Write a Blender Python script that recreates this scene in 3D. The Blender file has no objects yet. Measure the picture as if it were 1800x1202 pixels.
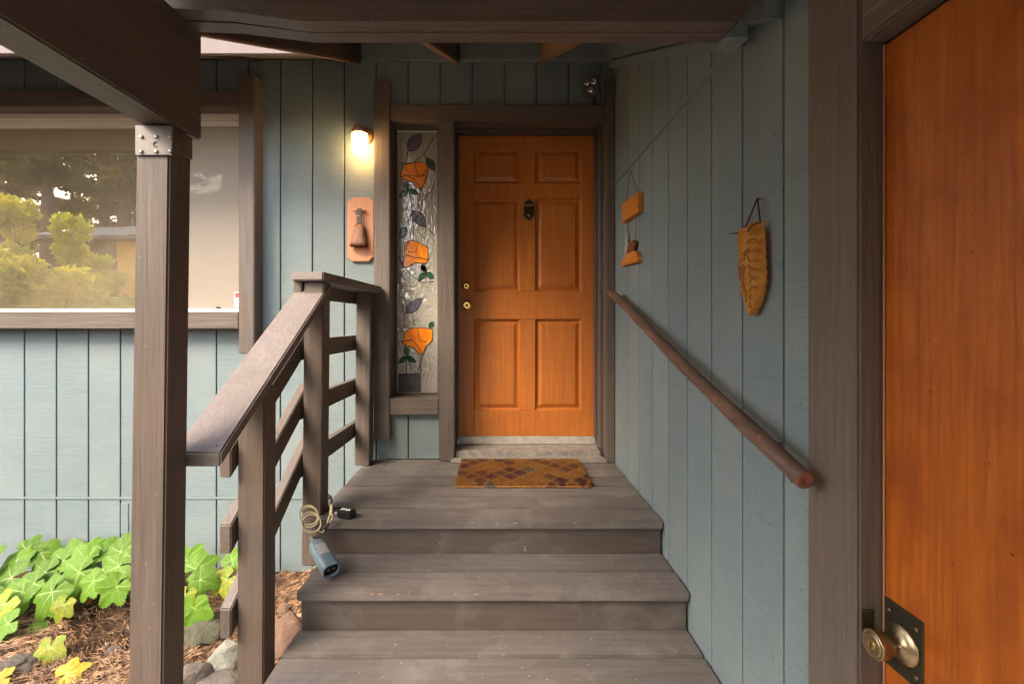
import bpy, bmesh, math, random
import numpy as np
from mathutils import Vector, Matrix, noise
random.seed(7); rng = np.random.default_rng(7)
R = math.radians
S = bpy.context.scene
COL = S.collection

# ---------------------------------------------------------------- camera
CX, CY, F, CAMZ = 872.0, 566.0, 830.0, 1.68      # vanishing point / focal length in photo pixels, eye height
cam = bpy.data.cameras.new('camera'); camo = bpy.data.objects.new('camera', cam); COL.objects.link(camo)
camo.location = (0, 0, CAMZ); camo.rotation_euler = (R(90), 0, 0)
cam.sensor_width = 36; cam.lens = 36*F/1800
cam.shift_x = (900-CX)/1800; cam.shift_y = -(601-CY)/1800
cam.clip_start = .02; cam.clip_end = 500
S.camera = camo
# ---------------------------------------------------------------- light
SUN_EL, SUN_AZ = 40, 226          # azimuth clockwise from +Y: light comes from the left, a little behind the camera
w = bpy.data.worlds.new('World'); S.world = w; w.use_nodes = True
wn = w.node_tree; bg = wn.nodes['Background']
sky = wn.nodes.new('ShaderNodeTexSky'); sky.sky_type = 'NISHITA'; sky.sun_disc = False
sky.sun_elevation = R(SUN_EL); sky.sun_rotation = R(SUN_AZ); sky.air_density = 1.0; sky.dust_density = 4.0; sky.ozone_density = .6
wn.links.new(sky.outputs[0], bg.inputs[0]); bg.inputs[1].default_value = .135
sl = bpy.data.lights.new('sun', 'SUN'); sl.energy = .85; sl.angle = R(30); sl.color = (1, .87, .70)
so = bpy.data.objects.new('sun', sl); COL.objects.link(so)
az, el = R(SUN_AZ), R(SUN_EL)
sd = Vector((math.sin(az)*math.cos(el), math.cos(az)*math.cos(el), math.sin(el)))
so.rotation_euler = sd.to_track_quat('Z', 'Y').to_euler(); so.location = sd*40
S.view_settings.view_transform = 'Standard'; S.view_settings.look = 'None'; S.view_settings.gamma = 1
S.view_settings.exposure = 2.72
S.render.engine = 'CYCLES'
S.cycles.max_bounces = 8; S.cycles.diffuse_bounces = 5; S.cycles.transparent_max_bounces = 16

def P(px, py, d):                                  # photo pixel at a known depth -> point in the place
    return Vector(((px-CX)*d/F, d, CAMZ+(CY-py)*d/F))
def X(px, d): return (px-CX)*d/F
def Z(py, d): return CAMZ+(CY-py)*d/F

# ---------------------------------------------------------------- materials
class NT:
    def __init__(s, name):
        s.m = bpy.data.materials.new(name); s.m.use_nodes = True; s.t = s.m.node_tree
        s.b = s.t.nodes['Principled BSDF']; s.out = s.t.nodes['Material Output']
    def n(s, kind, **kw):
        x = s.t.nodes.new('ShaderNode'+kind)
        for k, v in kw.items():
            if isinstance(k, str) and hasattr(x, k): setattr(x, k, v)
        return x
    def l(s, a, b): s.t.links.new(a, b)
    def coords(s, scale=(1, 1, 1), rnd=True):
        tc = s.n('TexCoord'); v = tc.outputs['Object']
        if rnd:
            oi = s.n('ObjectInfo'); mu = s.n('Math', operation='MULTIPLY'); mu.inputs[1].default_value = 37
            s.l(oi.outputs['Random'], mu.inputs[0])
            ad = s.n('VectorMath', operation='ADD'); s.l(v, ad.inputs[0]); s.l(mu.outputs[0], ad.inputs[1]); v = ad.outputs[0]
        mp = s.n('Mapping'); mp.inputs['Scale'].default_value = scale; s.l(v, mp.inputs[0])
        return mp.outputs[0]
    def noise(s, vec, scale, detail=4, rough=.55, dist=0):
        x = s.n('TexNoise'); x.inputs['Scale'].default_value = scale; x.inputs['Detail'].default_value = detail
        x.inputs['Roughness'].default_value = rough; x.inputs['Distortion'].default_value = dist
        s.l(vec, x.inputs['Vector']); return x.outputs['Fac']
    def ramp(s, fac, stops, interp='LINEAR'):
        x = s.n('ValToRGB'); x.color_ramp.interpolation = interp
        e = x.color_ramp.elements
        while len(e) < len(stops): e.new(.5)
        for el_, (p, c) in zip(e, stops):
            el_.position = p; el_.color = (*c, 1) if len(c) == 3 else c
        s.l(fac, x.inputs[0]); return x.outputs[0]
    def mix(s, fac, a, b, mode='MIX'):
        x = s.n('Mix', data_type='RGBA', blend_type=mode)
        for sock, v in ((x.inputs['Factor'], fac), (x.inputs[6], a), (x.inputs[7], b)):
            if isinstance(v, (float, int)): sock.default_value = v
            elif isinstance(v, tuple): sock.default_value = (*v, 1)
            else: s.l(v, sock)
        return x.outputs[2]
    def bump(s, h, strength, dist=.002, prev=None):
        x = s.n('Bump'); x.inputs['Strength'].default_value = strength; x.inputs['Distance'].default_value = dist
        s.l(h, x.inputs['Height'])
        if prev: s.l(prev, x.inputs['Normal'])
        return x.outputs[0]
    def jitter(s, col, amt=.12):
        oi = s.n('ObjectInfo'); mr = s.n('MapRange'); mr.inputs[3].default_value = 1-amt; mr.inputs[4].default_value = 1+amt
        s.l(oi.outputs['Random'], mr.inputs[0])
        cb = s.n('CombineColor')
        for i in range(3): s.l(mr.outputs[0], cb.inputs[i])
        return s.mix(1.0, col, cb.outputs[0], 'MULTIPLY')

def gl(a): return (.0, a)
MATS = {}
def wood(name, c0, c1, gs, rough=.6, bump=.5, jit=.08, speck=None, blotch=None, spec=.35, fine=220, gr=(.3, .7), bd=.002):
    """painted or stained timber: grain stretched by gs, specks of wear, large blotches"""
    s = NT(name); v = s.coords(gs); vi = s.coords((1, 1, 1))
    g = s.noise(v, 1.0, 5, .6, .3)
    col = s.ramp(g, [(gr[0], c0), (gr[1], c1)])
    if blotch:
        b = s.noise(vi, blotch[1], 5, .62, .4)
        f = s.ramp(b, [(blotch[2], (0, 0, 0)), (blotch[3], (1, 1, 1))])
        col = s.mix(f, col, blotch[0])
    if speck:
        k = s.noise(vi, speck[1], 2, .5)
        f = s.ramp(k, [(speck[2], (0, 0, 0)), (speck[2]+.03, (1, 1, 1))])
        col = s.mix(f, col, speck[0])
    if jit: col = s.jitter(col, jit)
    s.l(col, s.b.inputs['Base Color'])
    s.b.inputs['Roughness'].default_value = rough; s.b.inputs['Specular IOR Level'].default_value = spec
    rr = s.noise(vi, 9, 3); mr = s.n('MapRange'); mr.inputs[3].default_value = rough-.12; mr.inputs[4].default_value = rough+.12
    s.l(rr, mr.inputs[0]); s.l(mr.outputs[0], s.b.inputs['Roughness'])
    n1 = s.bump(g, bump, bd); n2 = s.bump(s.noise(vi, fine, 2), bump*.6, .001, n1)
    s.l(n2, s.b.inputs['Normal']); MATS[name] = s.m; return s.m
def plain(name, c, rough=.5, metal=0, spec=.5, nscale=0, nb=0, c2=None, cs=12, jit=0, **kw):
    s = NT(name); s.b.inputs['Roughness'].default_value = rough; s.b.inputs['Metallic'].default_value = metal
    s.b.inputs['Specular IOR Level'].default_value = spec; s.b.inputs['Base Color'].default_value = (*c, 1)
    v = s.coords()
    if c2:
        col = s.ramp(s.noise(v, cs, 5, .6), [(.35, c), (.65, c2)])
        if jit: col = s.jitter(col, jit)
        s.l(col, s.b.inputs['Base Color'])
    if nscale: s.l(s.bump(s.noise(v, nscale, 3), nb, .003), s.b.inputs['Normal'])
    MATS[name] = s.m; return s.m

SID = wood('siding_paint', (.140, .178, .180), (.186, .230, .233), (5, 5, 210), .62, .6, .045, ((.10, .12, .12), 95, .69), ((.205, .232, .222), 2.2, .45, .75), .3, 130, (.25, .75), .0025)
BR = {}
BC0, BC1 = (.078, .058, .045), (.136, .106, .086)
for ax, gs in (('x', (3, 70, 70)), ('y', (70, 3, 70)), ('z', (70, 70, 3))):
    BR[ax] = wood('brown_paint_'+ax, BC0, BC1, gs, .5, .8, .06, ((.24, .19, .15), 110, .715), ((.122, .088, .067), 3, .45, .7), .45, 130, (.28, .72), .003)
TREAD = wood('tread_paint', (.108, .091, .081), (.158, .137, .123), (3.0, 60, 60), .66, .8, .09, ((.34, .29, .24), 75, .715), ((.195, .172, .154), 6.0, .50, .72), .35, 200)
RISER = wood('riser_paint', (.080, .061, .050), (.108, .085, .071), (3, 50, 50), .52, .5, .05, ((.26, .23, .20), 26, .735), ((.165, .138, .12), 5.0, .52, .75), .4, 150)
RAILTOP = wood('worn_cap_paint', (.15, .122, .108), (.23, .195, .175), (90, 4, 90), .6, .7, .05, ((.03, .024, .02), 60, .76), ((.15, .12, .105), 4, .4, .7), .4, 220)
ORANGE = wood('orange_door_stain', (.39, .108, .015), (.53, .168, .028), (80, 80, 3.0), .40, .4, .0, ((.25, .07, .012), 40, .74), ((.38, .11, .015), 2.4, .52, .82), .4, 200)
REDDOOR = wood('red_orange_plywood', (.25, .052, .005), (.46, .118, .010), (110, 85, 4.0), .40, .5, 0, ((.14, .032, .004), 55, .735), ((.25, .050, .005), 8, .47, .74), .35, 240, (.25, .75))
POLE = wood('rail_pole_wood', (.075, .042, .028), (.175, .095, .060), (26, 4, 26), .58, .5, 0, ((.24, .1, .05), 40, .7), None, .4, 120)
POLEEND = wood('pole_end_wood', (.13, .045, .025), (.26, .10, .055), (40, 40, 40), .7, .5, 0)
PLAQUE = wood('plaque_wood', (.40, .165, .072), (.52, .235, .11), (40, 40, 3), .45, .3, 0, ((.2, .08, .04), 60, .72))
SIGN = wood('sign_wood', (.42, .13, .02), (.62, .24, .04), (20, 6, 60), .45, .6, 0, ((.2, .07, .02), 60, .66))
SIGND = plain('sign_dark_wood', (.12, .035, .015), .6, c2=(.2, .06, .02))
BIRCH = plain('birch_white', (.5, .48, .44), .6, c2=(.2, .18, .16), cs=120)
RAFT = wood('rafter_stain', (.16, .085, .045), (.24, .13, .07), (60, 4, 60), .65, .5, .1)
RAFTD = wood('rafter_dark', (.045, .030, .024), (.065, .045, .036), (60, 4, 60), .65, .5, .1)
SOFF = plain('soffit_paint', (.20, .160, .148), .8, c2=(.175, .138, .127), cs=6, nscale=200, nb=.3)
BRASS = plain('polished_brass', (.72, .50, .16), .22, 1)
ABRASS = plain('antique_brass', (.42, .33, .19), .34, 1, c2=(.33, .26, .15), cs=60)
DBRASS = plain('dark_brass', (.07, .06, .035), .5, .8, c2=(.05, .042, .028), cs=40)
CEIL = wood('pale_bounce_paint', (.50, .43, .36), (.60, .52, .44), (3, 40, 40), .7, .3)  # kept pale to bounce fill light into the upper porch
GALV = plain('painted_steel_plate', (.20, .175, .16), .42, .3, c2=(.26, .23, .21), cs=30)
STEEL = plain('steel', (.42, .42, .42), .35, 1)
ALU = plain('worn_aluminium', (.30, .265, .225), .65, .0, c2=(.17, .145, .12), cs=22)
SWEEP = plain('door_sweep_metal', (.48, .44, .36), .5, .1, c2=(.34, .30, .24), cs=24)
BLACK = plain('black_plastic', (.012, .012, .013), .35, nscale=300, nb=.1)
RUBBER = plain('black_rubber', (.02, .02, .021), .7)
WHITEF = plain('cream_window_frame', (.66, .60, .52), .5)
VINYL = plain('white_vinyl', (.62, .60, .57), .45)
CURT = plain('cream_curtain', (.74, .60, .42), .9, c2=(.66, .52, .36), cs=7)
PLAST = plain('room_plaster', (.35, .28, .2), .9)
CHIP = plain('bare_wood_chip', (.42, .24, .12), .8)
CONC = plain('concrete', (.38, .35, .31), .9, c2=(.30, .28, .25), cs=8, nscale=60, nb=.5)
FOUND = plain('painted_foundation', (.20, .245, .255), .85, c2=(.17, .2, .2), cs=20, nscale=50, nb=.8)
BLUE = plain('blue_grey_plastic', (.13, .19, .24), .38, c2=(.16, .225, .275), cs=14)
LABELM = plain('paper_label', (.62, .62, .62), .6, c2=(.4, .4, .42), cs=160)
REDM = plain('red_print', (.55, .06, .05), .5)
CREAM = plain('cream_cable', (.58, .50, .30), .4)
RUST = plain('rusty_chain', (.22, .10, .06), .6, .5, c2=(.12, .06, .04), cs=80)
LEATHER = plain('dark_leather', (.055, .030, .020), .55, nscale=120, nb=.3)
BELL = plain('worn_copper', (.42, .21, .13), .48, .45, c2=(.20, .10, .065), cs=60, nscale=60, nb=.4)
CERAM = plain('amber_glaze', (.80, .40, .065), .3, c2=(.60, .24, .03), cs=30, nscale=30, nb=.3)
CERAMD = plain('amber_glaze_dark', (.25, .085, .012), .35)
NAIL = plain('nail_steel', (.12, .11, .1), .5, .7)
def rockmat(name, c, c2, c3):
    s = NT(name); v = s.coords(); n1 = s.noise(v, 7, 8, .72, .6); n2 = s.noise(v, 34, 6, .7)
    col = s.mix(s.ramp(n2, [(.42, (0, 0, 0)), (.62, (1, 1, 1))]), s.ramp(n1, [(.3, c), (.68, c2)]), c3)
    s.l(col, s.b.inputs['Base Color']); s.b.inputs['Roughness'].default_value = .92; s.b.inputs['Specular IOR Level'].default_value = .2
    s.l(s.bump(n2, .9, .012, s.bump(n1, .8, .03)), s.b.inputs['Normal']); MATS[name] = s.m; return s.m
ROCKR = rockmat('red_brown_rock', (.26, .15, .095), (.13, .075, .05), (.19, .125, .09))
ROCKW = rockmat('pale_rock', (.36, .35, .30), (.17, .17, .13), (.27, .26, .21))
ROCKG = rockmat('grey_rock', (.17, .145, .125), (.075, .064, .055), (.14, .112, .088))
ROCKM = rockmat('mossy_rock', (.10, .105, .055), (.05, .05, .035), (.115, .10, .075))
ROOFM = plain('roof_shingle', (.15, .135, .125), .9, c2=(.10, .09, .085), cs=9)
FARBR = plain('brown_house_wall', (.13, .07, .045), .8, c2=(.10, .055, .035), cs=3)
FARDOOR = plain('yellow_orange_paint', (.85, .40, .03), .6, c2=(.75, .33, .03), cs=4)
BARK = plain('pine_bark', (.18, .105, .065), .95, c2=(.10, .06, .04), cs=10, nscale=20, nb=1)
DARKG = plain('stop_paint', (.07, .054, .045), .5)
LENS = plain('lens_silver', (.5, .46, .42), .15, .8)
LENSB = plain('reflector_dark', (.10, .085, .08), .3, .5)
LEADM = plain('lead_came', (.035, .033, .03), .5, .5)

def leafmat(name, c0, c1, trans=.35, cs=14, rough=.45):
    s = NT(name); v = s.coords()
    col = s.ramp(s.noise(v, cs, 4, .6), [(.35, c0), (.68, c1)]); col = s.jitter(col, .18)
    s.l(col, s.b.inputs['Base Color']); s.b.inputs['Roughness'].default_value = rough; s.b.inputs['Specular IOR Level'].default_value = .18
    tr = s.n('BsdfTranslucent'); s.l(col, tr.inputs[0])
    mx = s.n('MixShader'); mx.inputs[0].default_value = trans
    s.l(s.b.outputs[0], mx.inputs[1]); s.l(tr.outputs[0], mx.inputs[2]); s.l(mx.outputs[0], s.out.inputs[0])
    s.l(s.bump(s.noise(v, 60, 3), .4, .003), s.b.inputs['Normal'])
    MATS[name] = s.m; return s.m
LEAF = leafmat('bright_leaf', (.100, .205, .020), (.155, .275, .034), .36)
LEAFY = leafmat('yellowing_leaf', (.17, .29, .035), (.40, .34, .035), .32, 5)
YEL = leafmat('yellow_leaf', (.50, .35, .03), (.58, .45, .08), .3, 8)
DRY = leafmat('dry_orange_leaf', (.34, .13, .03), (.20, .08, .025), .2, 12, .7)
SHRUBY = leafmat('yellow_green_foliage', (.36, .38, .03), (.68, .50, .03), .55, 1.2)
SHRUBG = leafmat('green_foliage', (.14, .19, .04), (.26, .27, .05), .5, 1.2)
SHRUBR = leafmat('russet_foliage', (.26, .12, .04), (.34, .2, .05), .4, 1.2)
NEEDLE = leafmat('pine_foliage', (.12, .115, .035), (.24, .17, .05), .6, .8, .6)
VEIN = plain('leaf_vein', (.30, .40, .10), .5)
STEM = plain('leaf_stem', (.20, .17, .05), .6)
TWIG = plain('brown_twig', (.12, .065, .035), .8)

def glassmat(name, refl, tint, rough=.0, veil=0, milk=0):
    s = NT(name); t = s.n('BsdfTransparent'); t.inputs[0].default_value = (*tint, 1)
    g = s.n('BsdfGlossy'); g.inputs['Roughness'].default_value = rough; g.inputs[0].default_value = (1, .96, .9, 1)
    mx = s.n('MixShader'); mx.inputs[0].default_value = refl
    s.l(t.outputs[0], mx.inputs[1]); s.l(g.outputs[0], mx.inputs[2]); s.l(mx.outputs[0], s.out.inputs[0])
    if veil:  # patchy golden haze put into the pane as diffuse colour
        df_ = s.n('BsdfDiffuse'); df_.inputs[0].default_value = (.75, .62, .42, 1); m2 = s.n('MixShader')
        f_ = s.ramp(s.noise(s.coords((1, 1, 1)), 1.6, 4, .6, .8), [(.3, (veil*.6,)*3), (.7, (veil*1.5,)*3)])
        s.l(f_, m2.inputs[0]); s.l(mx.outputs[0], m2.inputs[1]); s.l(df_.outputs[0], m2.inputs[2]); s.l(m2.outputs[0], s.out.inputs[0])
    if milk:
        df_ = s.n('BsdfTranslucent'); df_.inputs[0].default_value = (1, .85, .55, 1); m2 = s.n('MixShader'); m2.inputs[0].default_value = milk
        s.l(mx.outputs[0], m2.inputs[1]); s.l(df_.outputs[0], m2.inputs[2]); s.l(m2.outputs[0], s.out.inputs[0])
    v = s.coords((1, 1, 1)); bp = s.bump(s.noise(v, 2.2, 2), .03, .02); s.l(bp, g.inputs['Normal'])
    MATS[name] = s.m; return s.m
GLASS = glassmat('coated_window_glass', .58, (.95, .88, .78), .0, .13)  # pane carries a painted haze that lifts its dark reflection
JAR = glassmat('jar_glass', .10, (1, .95, .82), .05, .0, .22)
def screenmat():
    s = NT('insect_screen'); t = s.n('BsdfTransparent'); d = s.n('BsdfDiffuse'); d.inputs[0].default_value = (.42, .36, .29, 1)
    mx = s.n('MixShader'); mx.inputs[0].default_value = .62
    s.l(t.outputs[0], mx.inputs[1]); s.l(d.outputs[0], mx.inputs[2]); s.l(mx.outputs[0], s.out.inputs[0]); return s.m
SCREEN = screenmat()
def hammered():
    s = NT('hammered_glass'); v = s.coords((1, 1, 1), False)
    s.b.inputs['Base Color'].default_value = (.36, .325, .26, 1); s.b.inputs['Roughness'].default_value = .10; s.b.inputs['Specular IOR Level'].default_value = 1.0
    s.b.inputs['IOR'].default_value = 1.6
    mp = s.n('Mapping'); mp.inputs['Scale'].default_value = (1, 1, .5); s.l(v, mp.inputs[0])
    h = s.noise(mp.outputs[0], 24, 2, .45, 1.8); s.l(s.bump(h, .5, .012), s.b.inputs['Normal']); return s.m
HAMMER = hammered()
def stained(name, c, c2):
    s = NT(name); v = s.coords(); s.l(s.ramp(s.noise(v, 16, 3, .5, 1), [(.35, c), (.7, c2)]), s.b.inputs['Base Color'])
    s.b.inputs['Roughness'].default_value = .18; s.l(s.bump(s.noise(v, 30, 2), .3, .006), s.b.inputs['Normal']); return s.m
SGO = stained('orange_stained_glass', (.85, .20, .005), (.95, .30, .01))
SGG = stained('green_stained_glass', (.012, .07, .03), (.03, .12, .04))
SGP = stained('purple_stained_glass', (.075, .05, .075), (.16, .15, .2))
SGD = stained('smoky_stained_glass', (.055, .06, .055), (.09, .095, .09))
def emis(name, c, st):
    s = NT(name); e = s.n('Emission'); e.inputs[0].default_value = (*c, 1); e.inputs[1].default_value = st
    s.l(e.outputs[0], s.out.inputs[0]); return s.m
BULB = emis('lit_bulb', (1, .72, .36), 12)
def soilmat():
    s = NT('soil'); v = s.coords((1, 1, 1), False)
    col = s.ramp(s.noise(v, 9, 8, .7), [(.3, (.025, .016, .011)), (.5, (.07, .043, .028)), (.72, (.14, .09, .058))])
    s.l(col, s.b.inputs['Base Color']); s.b.inputs['Roughness'].default_value = .95; s.b.inputs['Specular IOR Level'].default_value = .1
    s.l(s.bump(s.noise(v, 60, 6, .7), .9, .012), s.b.inputs['Normal']); return s.m
SOIL = soilmat()
def needlemat():
    s = NT('fallen_pine_needles'); v = s.coords((1, 1, 1), False)
    wn_ = s.n('TexWhiteNoise'); mp = s.n('VectorMath', operation='SNAP'); mp.inputs[1].default_value = (.021, .021, .03); s.l(v, mp.inputs[0]); s.l(mp.outputs[0], wn_.inputs['Vector'])
    col = s.ramp(wn_.outputs['Value'], [(0, (.08, .038, .017)), (.5, (.25, .125, .055)), (1, (.44, .27, .14))])
    s.l(col, s.b.inputs['Base Color']); s.b.inputs['Roughness'].default_value = .6; return s.m
NEEDF = needlemat()
def matmat():
    s = NT('coir_mat'); tc = s.n('TexCoord'); sp = s.n('SeparateXYZ'); s.l(tc.outputs['Object'], sp.inputs[0])
    def m(op, a, b):
        x = s.n('Math', operation=op)
        for i, q in enumerate((a, b)):
            if isinstance(q, (int, float)): x.inputs[i].default_value = q
            elif q is not None: s.l(q, x.inputs[i])
        return x.outputs[0]
    a = m('DIVIDE', sp.outputs[0], .108); b = m('DIVIDE', sp.outputs[1], .125)
    u = m('ADD', m('ADD', a, b), 20.0); v = m('ADD', m('SUBTRACT', a, b), 20.25)
    cv = s.n('CombineXYZ'); s.l(m('FLOOR', u, None), cv.inputs[0]); s.l(m('FLOOR', v, None), cv.inputs[1])
    w_ = s.n('TexWhiteNoise'); s.l(cv.outputs[0], w_.inputs['Vector'])
    pal = s.ramp(w_.outputs['Value'], [(0, (.24, .105, .025)), (.34, (.135, .056, .026)), (.60, (.095, .034, .028)), (.76, (.10, .085, .062)), (.86, (.25, .125, .03))], 'CONSTANT')
    fu = m('ABSOLUTE', m('SUBTRACT', m('FRACT', u, None), .5), None); fv = m('ABSOLUTE', m('SUBTRACT', m('FRACT', v, None), .5), None)
    n = s.noise(tc.outputs['Object'], 60, 3)
    d = m('ADD', m('MAXIMUM', fu, fv), m('MULTIPLY', m('SUBTRACT', n, .5), .22))
    f = s.ramp(d, [(.38, (0, 0, 0)), (.48, (1, 1, 1))])
    col = s.mix(f, pal, (.30, .135, .042))
    col = s.mix(1.0, col, s.ramp(s.noise(tc.outputs['Object'], 240, 2), [(.3, (.55, .55, .55)), (.7, (1.35, 1.35, 1.35))]), 'MULTIPLY')
    s.l(col, s.b.inputs['Base Color']); s.b.inputs['Roughness'].default_value = .85; s.b.inputs['Specular IOR Level'].default_value = .15; return s.m
COIR = matmat()

# ---------------------------------------------------------------- geometry helpers
def new(): return bmesh.new()
def bx(bm, x0, x1, y0, y1, z0, z1, bev=0, seg=1):
    vs = [bm.verts.new((x, y, z)) for z in (z0, z1) for y in (y0, y1) for x in (x0, x1)]
    fs = [bm.faces.new([vs[i] for i in q]) for q in ((0, 2, 3, 1), (4, 5, 7, 6), (0, 1, 5, 4), (2, 6, 7, 3), (0, 4, 6, 2), (1, 3, 7, 5))]
    if bev:
        es = list({e for f in fs for e in f.edges})
        bmesh.ops.bevel(bm, geom=es, offset=bev, segments=seg, affect='EDGES', clamp_overlap=True)
    return bm
def box(*a, bev=.003, seg=1): return bx(new(), *a, bev=bev, seg=seg)
def prism(bm, pts, mapf, t, bev=0):
    """outline pts (u,v) extruded by t; mapf(u,v,w)->xyz"""
    lo = [bm.verts.new(mapf(u, v, 0)) for u, v in pts]; hi = [bm.verts.new(mapf(u, v, t)) for u, v in pts]
    f1 = bm.faces.new(lo); f2 = bm.faces.new(hi[::-1]); n = len(pts)
    fs = [f1, f2]+[bm.faces.new((lo[i], hi[i], hi[(i+1) % n], lo[(i+1) % n])) for i in range(n)]
    bmesh.ops.recalc_face_normals(bm, faces=fs)
    if bev:
        es = [e for e in f2.edges]
        bmesh.ops.bevel(bm, geom=es, offset=bev, segments=2, affect='EDGES', clamp_overlap=True)
    return bm
def beam(p0, p1, wd, ht, bev=.003, top=True):
    """timber between the centres of its top face ends; plumb-cut ends"""
    p0, p1 = Vector(p0), Vector(p1); d = p1-p0; h = Vector((d.x, d.y, 0)).normalized(); sd_ = Vector((h.y, -h.x, 0))*wd/2
    vh = Vector((0, 0, ht*d.length/Vector((d.x, d.y, 0)).length))
    bm = new(); vs = []
    for p in (p0, p1):
        for q in (-sd_-vh, sd_-vh, sd_, -sd_): vs.append(bm.verts.new(p+q))
    for q in ((0, 1, 2, 3), (7, 6, 5, 4), (0, 4, 5, 1), (1, 5, 6, 2), (2, 6, 7, 3), (3, 7, 4, 0)): bm.faces.new([vs[i] for i in q])
    bmesh.ops.recalc_face_normals(bm, faces=bm.faces)
    if bev: bmesh.ops.bevel(bm, geom=list(bm.edges), offset=bev, segments=2, affect='EDGES', clamp_overlap=True)
    return bm
def tube(bm, pts, rad, n=8, cap=True):
    pts = [Vector(p) for p in pts]; rads = rad if isinstance(rad, (list, tuple)) else [rad]*len(pts)
    rings = []; up = Vector((0, 0, 1)); prev = None
    for i, p in enumerate(pts):
        t = (pts[min(i+1, len(pts)-1)]-pts[max(i-1, 0)]).normalized()
        if prev is None:
            a = t.cross(up) if abs(t.dot(up)) < .95 else t.cross(Vector((1, 0, 0)))
        else: a = prev-t*prev.dot(t)
        a.normalize(); prev = a; b = t.cross(a)
        rings.append([bm.verts.new(p+(a*math.cos(k*2*math.pi/n)+b*math.sin(k*2*math.pi/n))*rads[i]) for k in range(n)])
    for r0, r1 in zip(rings, rings[1:]):
        for k in range(n): bm.faces.new((r0[k], r0[(k+1) % n], r1[(k+1) % n], r1[k])).smooth = True
    if cap: bm.faces.new(rings[0][::-1]); bm.faces.new(rings[-1])
    return bm
def lathe(bm, prof, M, n=24, cap=True):
    """prof: (r,h) list round local z, placed by matrix M"""
    rings = [[bm.verts.new(M @ Vector((r*math.cos(k*2*math.pi/n), r*math.sin(k*2*math.pi/n), h))) for k in range(n)] for r, h in prof]
    for r0, r1 in zip(rings, rings[1:]):
        for k in range(n): bm.faces.new((r0[k], r0[(k+1) % n], r1[(k+1) % n], r1[k])).smooth = True
    if cap: bm.faces.new(rings[0][::-1]); bm.faces.new(rings[-1])
    return bm
def axisM(loc, zdir, up=(0, 0, 1)):
    z = Vector(zdir).normalized(); x = Vector(up).cross(z)
    if x.length < 1e-4: x = Vector((1, 0, 0))
    x.normalize(); y = z.cross(x)
    M = Matrix((x, y, z)).transposed().to_4x4(); M.translation = Vector(loc); return M
def rbox(M, sx, sy, sz, bev=.004, seg=2):
    bm = box(-sx/2, sx/2, -sy/2, sy/2, -sz/2, sz/2, bev=bev, seg=seg); bm.transform(M); return bm

def mesh_from(bm, name):
    me = bpy.data.meshes.new(name); bm.to_mesh(me); bm.free(); return me
class Thing:
    def __init__(s, name, label, cat, loc=(0, 0, 0), group=None, kind=None):
        s.o = bpy.data.objects.new(name, None); s.o.empty_display_size = .1; COL.objects.link(s.o)
        s.loc = Vector(loc); s.o.location = s.loc
        if label: s.o['label'] = label
        if cat: s.o['category'] = cat
        if group: s.o['group'] = group
        if kind: s.o['kind'] = kind
    def part(s, name, bm, m, parent=None, label=None, kind=None):
        bm.transform(Matrix.Translation(-s.loc)); o = bpy.data.objects.new(name, mesh_from(bm, name)); COL.objects.link(o)
        o.data.materials.append(m); o.parent = parent or s.o
        if label: o['label'] = label
        if kind: o['kind'] = kind
        return o
    def use(s, name, me, M, parent=None):          # piece sharing mesh data, M in the place's coordinates
        o = bpy.data.objects.new(name, me); COL.objects.link(o); o.parent = parent or s.o
        o.matrix_basis = Matrix.Translation(-s.loc) @ M; return o
def single(name, bm, m, label=None, cat=None, loc=(0, 0, 0), group=None, kind=None):
    bm.transform(Matrix.Translation(-Vector(loc))); o = bpy.data.objects.new(name, mesh_from(bm, name)); COL.objects.link(o)
    o.location = loc; o.data.materials.append(m)
    if label: o['label'] = label
    if cat: o['category'] = cat
    if group: o['group'] = group
    if kind: o['kind'] = kind
    return o
def np_mesh(name, verts, faces):
    me = bpy.data.meshes.new(name); me.from_pydata(verts.tolist() if hasattr(verts, 'tolist') else verts, [], faces.tolist() if hasattr(faces, 'tolist') else faces); me.update(); return me

# ---------------------------------------------------------------- key levels (world Z)
DECK = CAMZ-.872; T2 = CAMZ-1.022; T3 = CAMZ-1.175; T4 = CAMZ-1.328; SLAB = CAMZ-1.48
WY, WX = 3.0, .74                       # house wall plane, side wall plane
ROOFS = .495                            # roof pitch
def rz(y): return CAMZ+1.648-ROOFS*(WY-y)   # rafter underside

# ================================================================ SETTING
def smooth(a, b, t):
    t = min(1, max(0, (t-a)/(b-a))); return t*t*(3-2*t)
def gh(x, y):
    h = .30*max(0, -1.5-y)*smooth(-1.6, -4.2, x); h = min(h, 3.6)
    near = 1-smooth(3, 7, math.hypot(x+1.6, y-2.2))
    n = noise.noise(Vector((x*1.7, y*1.7, 0)))*.035+noise.noise(Vector((x*6, y*6, 3)))*.014
    h += n*near + (1-near)*.25*noise.noise(Vector((x*.25, y*.25, 7)))
    h += .10*smooth(2.55, 2.95, y)*near*smooth(-2.9, -1.5, -abs(x+1.7)-.0)
    if x > -.78 and y > -5: h = min(h, .02)
    if y > 3.02: h = -.3
    return h
xs = np.unique(np.concatenate([np.linspace(-90, -6, 40), np.linspace(-6, -2.6, 30), np.linspace(-2.6, -.6, 70), np.linspace(-.6, 60, 30)]))
ys = np.unique(np.concatenate([np.linspace(-90, -8, 34), np.linspace(-8, .8, 40), np.linspace(.8, 3.05, 76), np.linspace(3.05, 60, 16)]))
V = [(x, y, gh(x, y)) for y in ys for x in xs]; nx = len(xs)
Fc = [(j*nx+i, j*nx+i+1, (j+1)*nx+i+1, (j+1)*nx+i) for j in range(len(ys)-1) for i in range(nx-1)]
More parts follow.
